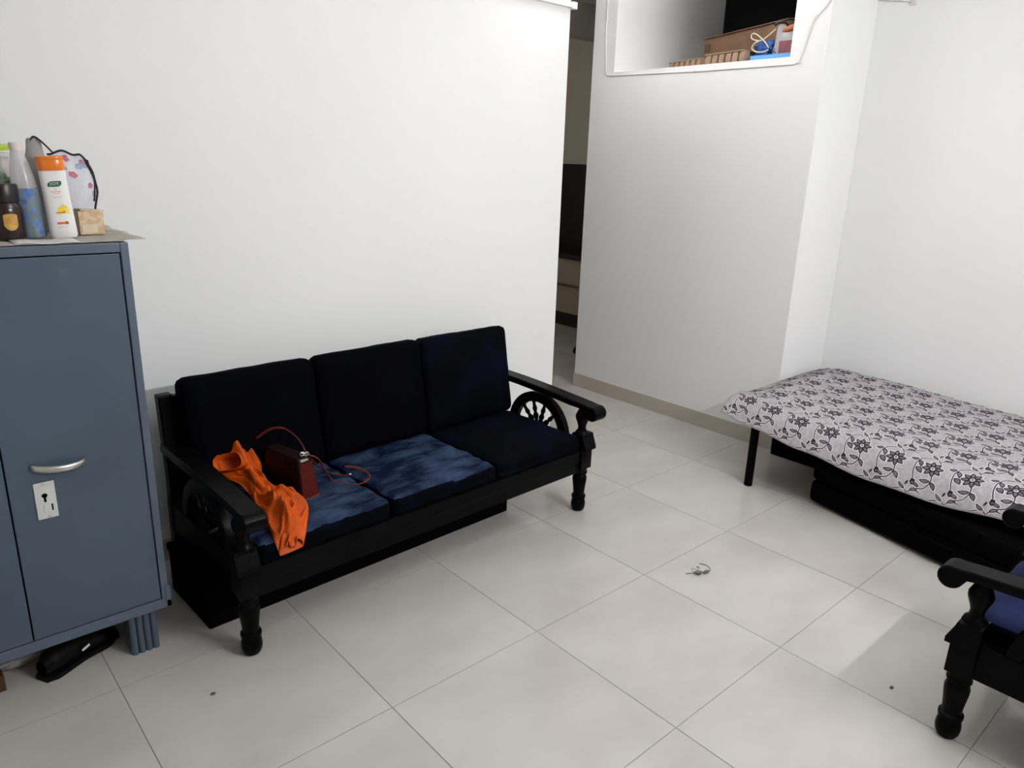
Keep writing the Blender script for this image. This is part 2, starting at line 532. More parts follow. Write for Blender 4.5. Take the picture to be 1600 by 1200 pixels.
for (px_, py_, pz_), pw, lab in FILL_BOWLS:           # added fill lamps: bowls that throw their light up onto the ceiling
    bl = thing("fill_bowl_light", lab, "light", (px_, py_, pz_))
    b = MB(); b.lathe([(0.001, -0.075), (0.08, -0.07), (0.16, -0.045), (0.22, -0.008), (0.228, 0.0), (0.222, 0.0), (0.15, -0.035), (0.07, -0.06), (0.001, -0.065)], M_PVC, n=28); b.obj("bowl", bl, smooth_angle=40)
    b = MB(); b.tube([(0, 0, -0.065), (0, 0, ZC - pz_)], 0.006, M_PVC, n=8); b.obj("stem", bl)
    b = MB(); b.lathe([(0.05, ZC - pz_ - 0.02), (0.055, ZC - pz_)], M_PVC, n=16); b.obj("ceiling_cup", bl)
    ld = bpy.data.lights.new("bowl_fill", 'AREA'); ld.shape = 'DISK'; ld.size = 0.38; ld.energy = pw; ld.color = (1.0, 0.995, 0.992)
    lo = bpy.data.objects.new("bowl_fill", ld); COL.objects.link(lo); lo.parent = bl; lo.location = (0, 0, 0.012); lo.rotation_euler = (PI, 0, 0)
kl = thing("fill_bulb", "added unseen fill bulb under the kitchen ceiling beyond the passage", "light", (2.3, 4.2, ZC))  # bulb added only to brighten the dim kitchen
b = MB(); b.lathe([(0.03, -0.03), (0.03, 0.0)], M_PVC, n=14); b.obj("holder", kl)
b = MB(); b.lathe([(0.001, -0.12), (0.022, -0.11), (0.03, -0.085), (0.026, -0.06), (0.014, -0.035)], M_TUBE, n=16); b.obj("bulb", kl)
ld = bpy.data.lights.new("bulb_fill", 'POINT'); ld.energy = KITCHEN_FILL_POWER; ld.color = (1.0, 0.93, 0.82); ld.shadow_soft_size = 0.04
lo = bpy.data.objects.new("bulb_fill", ld); COL.objects.link(lo); lo.parent = kl; lo.location = (0, 0, -0.17)

# ================================================================== STEEL CUPBOARD
CX0, CX1, CY0, CY1 = -1.765, -1.0, 0.715, 1.21
cb = thing("steel_cupboard", "blue grey steel cupboard with two doors on fluted feet, left of the sofa", "cupboard", (CX1, CY0, 0))
W, D = CX1 - CX0, CY1 - CY0
b = MB()
b.box(-W, 0, 0.02, D, 0.158, 1.335, M_STEEL2, bevel=0.004)
# face frame round the doors
b.box(-0.022, 0, 0, 0.022, 0.158, 1.335, M_STEEL2, bevel=0.003)
b.box(-W, -W + 0.022, 0, 0.022, 0.158, 1.335, M_STEEL2, bevel=0.003)
b.box(-W + 0.022, -0.022, 0, 0.022, 1.308, 1.335, M_STEEL2, bevel=0.003)
b.box(-W + 0.022, -0.022, 0, 0.022, 0.158, 0.182, M_STEEL2, bevel=0.003)
b.box(-W - 0.005, 0.006, -0.003, 0.03, 0.150, 0.178, M_STEEL2, bevel=0.003)
b.box(-0.012, 0.006, -0.003, 0.03, 0.150, 0.225, M_STEEL2, bevel=0.003)
b.obj("body", cb)
b = MB(); b.box(-W + 0.024, -0.024, 0.0185, 0.0195, 0.184, 1.306, M_DARKGAP); b.obj("door_gap", cb)
# doors
def door(x0, x1):
    b = MB()
    b.box(x0, x1, 0.002, 0.018, 0.1855, 1.3045, M_STEEL, bevel=0.002)
    return b.obj("door", cb)
seam = -0.381
dR = door(seam + 0.0022, -0.0255)
dL = door(-W + 0.0255, seam - 0.0022)
def pull(parent, x0, x1, z0, z1):
    h = MB()
    pts = []
    N = 14
    for i in range(N + 1):
        t = i / N
        bow = math.sin(PI * t)
        pts.append((x0 + (x1 - x0) * t, -0.004 - 0.026 * bow ** 0.6, z0 + (z1 - z0) * t - 0.004 * bow))
    rings = []
    for i, p in enumerate(pts):
        w = 0.0115
        rings.append([Vector((p[0], p[1] + dy, p[2] + dz)) for dy, dz in ((0.002, -w), (-0.003, -w * 0.6), (-0.004, 0), (-0.003, w * 0.6), (0.002, w), (0.004, 0))])
    h.ring_loft(rings, M_CHROME)
    return h.obj("handle", parent)
pull(dR, -0.319, -0.184, 0.724, 0.712)
h = MB()
h.box(-0.321, -0.269, -0.003, 0.003, 0.562, 0.674, M_PLATE, bevel=0.0025)
h.prism([(-0.297 + 0.0075 * math.cos(2 * PI * k / 14), 0.634 + 0.0065 * math.sin(2 * PI * k / 14)) for k in range(14)], 'y', -0.0036, -0.0025, M_BLACKHOLE)
h.box(-0.300, -0.294, -0.0036, -0.0025, 0.614, 0.634, M_BLACKHOLE)
h.box(-0.303, -0.278, -0.005, -0.0025, 0.582, 0.607, M_PLATE, bevel=0.001)
h.box(-0.284, -0.280, -0.0056, -0.004, 0.586, 0.606, M_BLACKHOLE)
for sx_, sz_ in ((-0.297, 0.6685), (-0.293, 0.5675)):
    h.prism([(sx_ + 0.0042 * math.cos(2 * PI * k / 10), sz_ + 0.0042 * math.sin(2 * PI * k / 10)) for k in range(10)], 'y', -0.0042, -0.002, M_CHROME)
h.obj("lock_plate", dR)["label"] = "white keyhole plate with a slot"
# faint rubbed patch left by a peeled sticker, flat on the door
h = MB(); h.box(-0.182, -0.158, 0.0012, 0.0022, 1.252, 1.272, M_RUB); h.obj("sticker_mark", dR)["label"] = "faint rubbed sticker mark"
# fluted feet
def foot(x0, x1, yf, yb):
    f = MB()
    n = 4
    w = (x1 - x0) / n
    poly = []
    for i in range(n):
        for k in range(7):
            a = PI * k / 6
            poly.append((x0 + w * (i + 0.5) - w * 0.5 * math.cos(a), yf + 0.006 - 0.011 * math.sin(a)))
    poly += [(x1, yb), (x1 - 0.004, yb), (x1 - 0.004, yf + 0.012), (x0 + 0.004, yf + 0.012), (x0 + 0.004, yb), (x0, yb)]
    f.prism(poly, 'z', 0.0, 0.157, M_STEEL)
    return f.obj("foot", cb)
foot(-0.125, -0.040, 0.022, 0.10)
foot(-W + 0.03, -W + 0.115, 0.022, 0.10)
foot(-0.125, -0.040, D - 0.11, D - 0.03)
foot(-W + 0.03, -W + 0.115, D - 0.11, D - 0.03)

# newspaper lining the cupboard top
b = MB()
def paper(u, v):
    x = -1.75 + 0.80 * u
    y = 0.722 + 0.50 * v
    e = min(u, 1 - u, v, 1 - v)
    z = 1.3375 + 0.002 * noise.noise(Vector((x * 9, y * 9, 0)))
    y += 0.006 * noise.noise(Vector((x * 12, v * 3, 5))) + 0.02 * (u > 0.75) * (u - 0.75)
    x += 0.012 * noise.noise(Vector((y * 10, 2, 5)))
    if x > -1.0:
        z += 0.004 + 0.05 * (x + 1.0) * noise.noise(Vector((y * 6, 3.3, 1)))
    return Vector((x, y, z))
b.grid(paper, 40, 26, M_PAPER)
o = b.obj("newspaper_sheet")
md = o.modifiers.new("thickness", 'SOLIDIFY'); md.thickness = 0.0012; md.offset = 1
tag(o, "wrinkled grey newspaper sheet lining the top of the blue grey steel cupboard", "newspaper")
b = MB()
def paper2(u, v):
    x = -1.27 + 0.15 * u
    y = 0.708 + 0.10 * v
    return Vector((x, y + 0.015 * (1 - u), 1.3398 + 0.0015 * math.sin(u * 9) + 0.002 * v))
b.grid(paper2, 12, 6, mat("white paper", (0.72, 0.71, 0.68), 0.8, 0.2, var=0.05, scale=20))
o = b.obj("paper_slip")
md = o.modifiers.new("thickness", 'SOLIDIFY'); md.thickness = 0.0008; md.offset = 1
tag(o, "thin white paper slip at the cupboard's front top edge under the bottles", "paper")

ZT = 1.3415
# ---------------- lotion bottle
LX, LY = -1.130, 0.850
LS = 0.965
lot = thing("lotion_bottle", "white lotion bottle with a bright orange cap and green leaf emblem, on the cupboard", "bottle", (LX, LY, ZT), (0, math.radians(-3.0), math.radians(-8)))
prof = []
def lot_half(z):     # half width, half depth
    t = z / 0.185
    w = 0.0358 - 0.0022 * smoothstep(0.0, 0.75, t) + 0.0006 * smoothstep(0.75, 1.0, t)
    d = 0.023
    if z < 0.006:
        w -= 0.003 * (1 - z / 0.006); d -= 0.003 * (1 - z / 0.006)
    return w, d
def lot_ring(z, n=36, dw=0.0):
    w, d = lot_half(z)
    out = []
    for i in range(n):
        a = 2 * PI * i / n
        c, s = math.cos(a), math.sin(a)
        out.append(Vector(((w + dw) * abs(c) ** 0.75 * (1 if c >= 0 else -1), (d + dw) * abs(s) ** 0.75 * (1 if s >= 0 else -1), z)))
    return out
def lot_front(x, z, off=0.0006):
    w, d = lot_half(z)
    c = min(1, abs(x) / w) ** (1 / 0.75)
    s = math.sqrt(max(0, 1 - c * c))
    return Vector((x, -(d * s ** 0.75) - off, z))
b = MB()
b.ring_loft([lot_ring(z) for z in (0, 0.003, 0.006, 0.03, 0.06, 0.09, 0.12, 0.15, 0.175, 0.190)], M_WHITEPL)
b.obj("body", lot, smooth_angle=50)
b = MB()
def cap_ring(z, w, d, n=36):
    return [Vector((w * abs(math.cos(2 * PI * i / n)) ** 0.75 * (1 if math.cos(2 * PI * i / n) >= 0 else -1), d * abs(math.sin(2 * PI * i / n)) ** 0.75 * (1 if math.sin(2 * PI * i / n) >= 0 else -1), z)) for i in range(n)]
b.ring_loft([cap_ring(0.1905, 0.0340, 0.0255), cap_ring(0.192, 0.0343, 0.026), cap_ring(0.216, 0.0352, 0.0265), cap_ring(0.218, 0.0345, 0.026),
             cap_ring(0.221, 0.0345, 0.026), cap_ring(0.2225, 0.0352, 0.0265), cap_ring(0.228, 0.0352, 0.0262), cap_ring(0.230, 0.0335, 0.0245)], M_ORCAP)
b.obj("cap", lot, smooth_angle=40)["label"] = "bright orange flip cap"
# printed emblem and lines
def printed(fn_pts, mt, off):
    b = MB()
    for poly in fn_pts:
        b.poly([lot_front(x, z, off) for x, z in poly], mt)
    return b
def ellipse(cx, cz, rx, rz, n=20, a0=0, a1=2 * PI):
    return [(cx + rx * math.cos(a0 + (a1 - a0) * i / n), cz + rz * math.sin(a0 + (a1 - a0) * i / n)) for i in range(n)]
def strip_polys(x0, x1, z0, z1, n=6):
    return [[(x0 + (x1 - x0) * i / n, z0), (x0 + (x1 - x0) * (i + 1) / n, z0), (x0 + (x1 - x0) * (i + 1) / n, z1), (x0 + (x1 - x0) * i / n, z1)] for i in range(n)]
leaf = []
N = 10
for i in range(N):
    def ed(t):
        x = -0.0175 + 0.035 * t
        top = 0.1535 + 0.0075 * min(1, (t * 4) ** 0.7) * (1 - 0.12 * (1 - t)) + 0.0005
        bot = 0.1535 - 0.0080 * min(1, ((1 - t) * 4 + 0.08) ** 0.7)
        return x, bot, top
    x0, b0, t0 = ed(i / N); x1, b1, t1 = ed((i + 1) / N)
    leaf.append([(x0, b0), (x1, b1), (x1, t1), (x0, t0)])
printed(leaf, M_GREEN, 0.0008).obj("emblem", lot, recalc=False)["label"] = "dark green leaf emblem"
text_obj("JOY", 0.0112, M_WHITEPL, "lettering", lot, lambda x, z: lot_front(x * 1.12, z + 0.1538, 0.0026))
printed(strip_polys(-0.003, 0.003, 0.136, 0.1395, 2) + strip_polys(-0.013, 0.013, 0.1305, 0.1335) + strip_polys(-0.008, 0.009, 0.126, 0.128), M_PINK, 0.0008).obj("pink_print", lot, recalc=False)
printed(strip_polys(-0.012, 0.013, 0.1175, 0.1185) + strip_polys(-0.010, 0.012, 0.1140, 0.1150) + strip_polys(-0.013, 0.015, 0.031, 0.0322), M_GREYPR, 0.0008).obj("grey_print", lot, recalc=False)["kind"] = "stuff"
pet = []
for k in range(9):
    a = -0.6 + 2 * PI * k / 9 * 0.78
    L = 0.017 if k % 2 else 0.020
    cx, cz = 0.011, 0.078
    dx, dz = math.cos(a), math.sin(a)
    pet.append([(cx, cz), (cx + dx * L * 0.5 - dz * 0.005, cz + dz * L * 0.5 + dx * 0.005), (cx + dx * L, cz + dz * L), (cx + dx * L * 0.5 + dz * 0.005, cz + dz * L * 0.5 - dx * 0.005)])
printed([[(min(0.0285, x), z) for x, z in p_] for p_ in pet], M_YELLOW, 0.0010).obj("flower_print", lot, recalc=False)["label"] = "yellow flower print"
printed([ellipse(0.010, 0.074, 0.0045, 0.0035, 14)] + strip_polys(-0.010, 0.008, 0.0715, 0.0745, 4) , M_AMBER, 0.0014).obj("flower_centre", lot, recalc=False)
printed(strip_polys(-0.012, 0.014, 0.040, 0.0465), M_REDPR, 0.0009).obj("badge", lot, recalc=False)["label"] = "orange red badge"
printed([ellipse(0.012, 0.0435, 0.005, 0.0048, 16)], M_CORAL, 0.0012).obj("badge_dot", lot, recalc=False)

lot.scale = (LS, LS, LS)
# ---------------- dark jar
jar = thing("honey_jar", "dark maroon jar with gold label and dark lid, leftmost on the cupboard", "jar", (-1.262, 0.853, ZT))
b = MB(); b.lathe([(0.036, 0), (0.041, 0.004), (0.0415, 0.012), (0.0415, 0.075), (0.040, 0.088), (0.034, 0.098), (0.032, 0.104)], M_JAR, n=28); b.obj("body", jar, smooth_angle=45)
b = MB()
pr = [(0.0365, 0.100), (0.037, 0.102)]
b.lathe(pr + [(0.037, 0.142), (0.035, 0.147), (0.001, 0.1475)], M_JARLID, n=28); b.obj("lid", jar, smooth_angle=40)
b = MB()
ang0 = math.atan2(-1.585 - 0.853, -1.584 + 1.243)
n = 10
for i in range(n):
    def pz(t):
        a = ang0 + 0.24 + (t - 0.5) * 0.82
        r = 0.0421
        return math.cos(a) * r, math.sin(a) * r, 0.026 + 0.013 * (abs(2 * t - 1) ** 2.5), 0.070 - 0.004 * (abs(2 * t - 1) ** 4)
    xa, ya, z0a, z1a = pz(i / n); xb, yb, z0b, z1b = pz((i + 1) / n)
    b.poly([(xa, ya, z0a), (xb, yb, z0b), (xb, yb, z1b), (xa, ya, z1a)], M_GOLD)
b.obj("gold_label", jar)["label"] = "gold yellow label"

# ---------------- slim clear bottle with blue print
cbt = thing("printed_bottle", "tall clear plastic bottle printed with blue flowers, between dark jar and white lotion bottle", "bottle", (-1.196, 0.885, ZT), (0, math.radians(-3.5), 0))
b = MB(); b.lathe([(0.027, 0), (0.031, 0.004), (0.0315, 0.02), (0.0315, 0.125), (0.0305, 0.135)], M_CLEARB, n=26); b.obj("lower_body", cbt, smooth_angle=45)["label"] = "blue tinted lower half"
b = MB(); b.lathe([(0.0305, 0.1352), (0.029, 0.16), (0.024, 0.195), (0.016, 0.228), (0.015, 0.234)], M_FILM, n=26); b.obj("upper_body", cbt, smooth_angle=45)["label"] = "clear tapering shoulder"
b = MB(); b.lathe([(0.0160, 0.234), (0.0160, 0.252), (0.0145, 0.255), (0.001, 0.2555)], M_CREAM, n=22); b.obj("cap", cbt, smooth_angle=40)
b = MB()
ang = math.atan2(-1.585 - 0.87, -1.584 + 1.18)
for fa, fz, rr in ((0.25, 0.122, 0.013), (0.05, 0.118, 0.010), (0.38, 0.040, 0.012), (0.65, 0.018, 0.010), (-0.4, 0.06, 0.011), (-0.25, 0.10, 0.009), (0.3, 0.075, 0.007)):
    for k in range(5):
        a = 2 * PI * k / 5 + fa * 3
        cx, cz = rr * 0.55 * math.cos(a), rr * 0.55 * math.sin(a)
        pts = []
        for q in range(8):
            e = 2 * PI * q / 8
            px, pz_ = cx + rr * 0.42 * math.cos(e), cz + rr * 0.42 * math.sin(e)
            th = ang + fa + px / 0.0322
            pts.append((0.0322 * math.cos(th), 0.0322 * math.sin(th), min(0.132, max(0.005, fz + pz_))))
        b.poly(pts, M_BLUEPR)
b.obj("flower_print", cbt)["label"] = "blue flower print"

# ---------------- clear container with lime lid (behind)
ct = thing("lidded_container", "clear plastic container with a tilted lime green lid, at the back of the cupboard top", "container", (-1.232, 1.10, ZT))
b = MB(); b.lathe([(0.050, 0), (0.054, 0.004), (0.058, 0.225), (0.060, 0.228)], M_CLEAR, n=26); b.obj("body", ct, smooth_angle=45)
b = MB(); b.lathe([(0.046, 0.004), (0.050, 0.08), (0.044, 0.20), (0.03, 0.215)], M_CREAM, n=14); b.obj("contents", ct, smooth_angle=60)["label"] = "cream packets inside"
b = MB(); b.lathe([(0.060, 0), (0.062, 0.003), (0.062, 0.012), (0.058, 0.016), (0.001, 0.0165)], M_LIME, n=26, M=Matrix.Translation((0, 0, 0.230)) @ Matrix.Rotation(math.radians(-7), 4, 'Y')); b.obj("lid", ct, smooth_angle=40)["label"] = "lime green lid"

# ---------------- crumpled clear bag with green wrapper
def blob(mt, c, rx, ry, rz, amp, freq, seed, nu=40, nv=24, flat=None):
    b = MB()
    def f(u, v):
        th = 2 * PI * u
        ph = PI * (v * 0.998 + 0.001)
        d = Vector((math.sin(ph) * math.cos(th), math.sin(ph) * math.sin(th), -math.cos(ph)))
        k = 1 + amp * noise.fractal(d * freq + Vector((seed, seed * 0.7, 1.3)), 1.0, 2.0, 4)
        p = Vector((d.x * rx * k, d.y * ry * k, d.z * rz * k))
        if flat is not None and p.z < flat:
            p.z = flat + (p.z - flat) * 0.04
        return p + Vector(c)
    b.grid(f, nu, nv, mt, closed_u=True)
    return b
pb = thing("plastic_bag", "crumpled clear plastic bag standing on the cupboard behind the dark jar", "bag", (-1.300, 0.965, ZT))
blob(M_CLEAR, (0, 0, 0.15), 0.065, 0.05, 0.115, 0.45, 2.2, 3.1, flat=-0.145).obj("film", pb)
blob(M_LEAFG, (0.05, -0.01, 0.150), 0.026, 0.018, 0.022, 0.5, 2.5, 8.0).obj("green_wrapper", pb)["label"] = "green wrapper inside the bag"
blob(M_CREAM, (-0.01, -0.005, 0.10), 0.042, 0.034, 0.070, 0.3, 2.0, 5.0, flat=-0.09).obj("white_packet", pb)["label"] = "white packet inside the bag"

# ---------------- floral pouch
po = thing("floral_pouch", "white pouch with pink and blue flowers and dark piping, standing behind the lotion bottle", "pouch", (-1.075, 0.985, ZT), (0, 0, math.radians(5)))
b = MB()
def pouch(u, v, off=0.0):
    th = 2 * PI * u
    z = 0.255 * v
    w = 0.064 - 0.006 * math.cos(2 * PI * v) - 0.008 * smoothstep(0.8, 1.0, v)
    d = 0.030 * (1 - 0.8 * smoothstep(0.55, 1.0, v))
    c, s = math.cos(th), math.sin(th)
    k = 1 + 0.10 * noise.noise(Vector((c * 2.0, s * 2.0, z * 20)))
    zz = z * 0.94 - 0.028 * smoothstep(0.5, 1.0, c) * v ** 3 - 0.006 * (1 + math.sin(c * 5)) * v
    return Vector(((w * k + off) * c + 0.012 * (v - 0.4), (d * k + off) * s, zz + 0.001))
b.grid(lambda u, v: pouch(u, v), 40, 26, M_POUCH, closed_u=True)
b.obj("body", po)
b = MB()
rr = random.Random(3)
b2 = MB()
for k in range(26):
    u0, v0 = rr.random() * 0.5 + 0.5, 0.06 + 0.9 * rr.random()
    if k >= 20:
        u0, v0 = 0.98 + 0.02 * (k - 20) / 6, 0.15 + 0.13 * (k - 20)
    bb = b if k % 2 else b2
    for q in range(5):
        a = 2 * PI * q / 5
        pts = []
        for w in range(7):
            e = 2 * PI * w / 7
            pts.append(pouch((u0 + 0.018 * math.cos(a) + 0.015 * math.cos(e)) % 1.0, min(0.99, max(0.01, v0 + 0.022 * math.sin(a) + 0.02 * math.sin(e))), 0.0012))
        bb.poly(pts, M_POUCHPK if k % 2 else M_POUCHBL)
b.obj("pink_flowers", po)["kind"] = "stuff"
b2.obj("blue_flowers", po)["kind"] = "stuff"
b = MB()
b.tube([pouch(0.97 + 0.0 * t, 0.99 - 0.97 * t, 0.003) for t in [i / 20 for i in range(21)]], 0.003, M_PIPING, n=6)
b.tube([pouch(0.90 + 0.03 * math.sin(3 * t), 0.99 - 0.6 * t, 0.003) for t in [i / 16 for i in range(17)]], 0.0022, M_PIPING, n=6)
b.tube([pouch(t * 0.5 + 0.5, 0.985, 0.002) for t in [i / 20 for i in range(21)]], 0.0028, M_PIPING, n=6)
b.obj("piping", po)["label"] = "dark grey piping"

gp = thing("grey_pouch", "pale grey fabric pouch with a thin black strap, behind the floral pouch", "pouch", (-1.140, 1.10, ZT))
b = MB()
def gpouch(u, v):
    th = 2 * PI * u
    w = 0.050 - 0.030 * smoothstep(0.4, 1, v)
    return Vector((w * math.cos(th) + 0.01 * v, 0.032 * (1 - 0.8 * smoothstep(0.5, 1, v)) * math.sin(th), 0.001 + (0.272 - 0.012 * math.cos(th) ** 2) * v + 0.004 * math.sin(th * 3)))
b.grid(gpouch, 32, 16, M_GREYCL, closed_u=True); b.obj("body", gp)
b = MB(); b.tube(catmull([(0.000, -0.004, 0.262), (0.012, -0.008, 0.274), (0.03, -0.016, 0.258), (0.056, -0.022, 0.225)], 6), 0.0026, M_PIPING, n=6); b.obj("strap", gp)

bx = thing("small_carton", "small tan patterned carton beside the lotion bottle on the cupboard's right end", "carton", (-1.045, 0.925, ZT), (0, 0, math.radians(6)))
b = MB(); b.box(-0.036, 0.032, -0.022, 0.028, 0, 0.068, M_BOXTAN, bevel=0.002)
b.box(-0.034, 0.030, -0.020, 0.026, 0.068, 0.072, M_BOXTAN, M=Matrix.Rotation(math.radians(4), 4, 'Y')); b.obj("body", bx)
b = MB(); b.box(-0.030, 0.012, -0.0232, -0.0222, 0.006, 0.030, M_BOXLAB); b.obj("panel", bx)["label"] = "plain cream panel"

# ---------------- things under the cupboard
sh = thing("black_shoe", "black shoe with a white mark, half under the steel cupboard", "shoe", (-1.255, 0.845, 0.0), (0, 0, math.radians(28)))
b = MB()
def shoe(u, v):
    t = v
    x = -0.13 + 0.26 * t
    w = interp([(0, 0.022), (0.12, 0.036), (0.45, 0.036), (0.75, 0.047), (0.95, 0.033), (1, 0.012)], t)
    h = interp([(0, 0.055), (0.1, 0.075), (0.4, 0.075), (0.65, 0.055), (0.9, 0.04), (1, 0.02)], t)
    th = 2 * PI * u
    return Vector((x, w * math.cos(th), 0.012 + h * 0.5 + h * 0.5 * math.sin(th)))
b.grid(shoe, 24, 20, M_SHOE, closed_u=True); b.obj("upper", sh)
b = MB()
pol = []
for i in range(21):
    t = i / 20
    pol.append((-0.135 + 0.27 * t, interp([(0, 0.024), (0.12, 0.04), (0.45, 0.038), (0.75, 0.05), (0.95, 0.036), (1, 0.012)], t)))
pol = pol + [(x, -y) for x, y in reversed(pol)]
b.prism(pol, 'z', 0.0, 0.016, M_SHOE); b.obj("sole", sh)
b = MB(); b.box(-0.012, 0.016, -0.0425, -0.0395, 0.044, 0.052, M_WHITEPL, M=Matrix.Rotation(math.radians(-10), 4, 'Y'), bevel=0.001); b.obj("white_mark", sh)["label"] = "small white mark"
o = blob(M_GREYCL, (0, 0, 0.046), 0.125, 0.055, 0.055, 0.35, 2.0, 4.4, flat=-0.045).obj("cloth_bundle", None, (-1.405, 0.935, 0), (0, 0, 0.1))
tag(o, "pale grey cloth bundle under the steel cupboard left of the black shoe", "cloth")
o = blob(M_GREYCL, (0, 0, 0.035), 0.045, 0.03, 0.04, 0.35, 2.0, 9.4, flat=-0.034).obj("rag", None, (-1.125, 1.0, 0))
tag(o, "small grey rag under the cupboard behind its right front foot", "cloth")
b = MB(); b.box(-0.10, 0.0, 0, 0.05, 0, 0.05, M_BROWN, bevel=0.004)
b.box(-0.095, -0.005, 0.003, 0.047, 0.05, 0.055, M_BROWN, bevel=0.002)
o = b.obj("wooden_block", None, (-1.462, 0.80, 0), (0, 0, 0.05))
tag(o, "small brown wooden block on the floor under the cupboard's left end", "block")

# ================================================================== SOFA AND ARMCHAIR
def cushion(w, d, h, mt, name, parent, loc, rot=(0, 0, 0), seed=0.0, wr=0.006, crown=0.012, e=0.22, freq=9.0, top_mat=None):
    """soft box: w x d x h centred at loc, rounded edges, crowned, creased"""
    b = MB()
    n = 26
    bm = b.bm
    s = b.slot(mt)
    bmesh.ops.create_cube(bm, size=2.0)
    bmesh.ops.subdivide_edges(bm, edges=bm.edges[:], cuts=17, use_grid_fill=True)
    for v in bm.verts:
        p = v.co.copy()
        # round the edges: superellipsoid-like blend
        ex = [1 - (1 - abs(c)) for c in p]
        q = Vector(p)
        rx, ry, rz = w / 2, d / 2, h / 2
        r = min(rx, ry, rz) * 0.62
        P = Vector((p.x * rx, p.y * ry, p.z * rz))
        core = Vector((max(-rx + r, min(rx - r, P.x)), max(-ry + r, min(ry - r, P.y)), max(-rz + r, min(rz - r, P.z))))
        dlt = P - core
        if dlt.length > r:
            dlt = dlt * (r / dlt.length)
        P = core + dlt
        fx, fy, fz = 1 - p.x ** 2, 1 - p.y ** 2, 1 - p.z ** 2
        if w >= h and d >= h:
            P.z += crown * fx * fy * (1 if p.z > 0 else -0.3) * abs(p.z)
        else:
            P.y += crown * fx * fz * p.y
        nn = noise.fractal(Vector((P.x * freq + seed, P.y * freq * 1.3, P.z * freq + seed)), 1.0, 2.0, 4)
        ridge = abs(noise.noise(Vector((P.x * freq * 0.8 + P.y * 4 + seed, P.y * freq * 0.6 - P.x * 3, P.z * 3))))
        nd = p.normalized()
        P += nd * (wr * nn - wr * 0.9 * max(0, 0.25 - ridge) * 4 * 0.5)
        v.co = P
    bm.normal_update()
    for f in bm.faces:
        f.smooth = True
        f.material_index = s
        if top_mat is not None and f.normal.z > 0.62:
            f.material_index = b.slot(top_mat)
    return b.obj(name, parent, loc, rot)

LEG = [(0.016, 0.0), (0.026, 0.003), (0.0325, 0.016), (0.0345, 0.034), (0.032, 0.054), (0.028, 0.064), (0.0335, 0.068), (0.0345, 0.074),
       (0.0335, 0.080), (0.0265, 0.084), (0.0275, 0.105), (0.0305, 0.130), (0.0335, 0.155), (0.034, 0.170), (0.030, 0.182), (0.0265, 0.188),
       (0.034, 0.194), (0.0345, 0.202), (0.031, 0.208), (0.034, 0.225)]
POST = [(0.034, 0.0), (0.030, 0.012), (0.020, 0.022), (0.0185, 0.038), (0.024, 0.055), (0.0325, 0.078), (0.033, 0.092), (0.026, 0.108),
        (0.0195, 0.118), (0.0195, 0.126), (0.029, 0.132), (0.030, 0.140)]

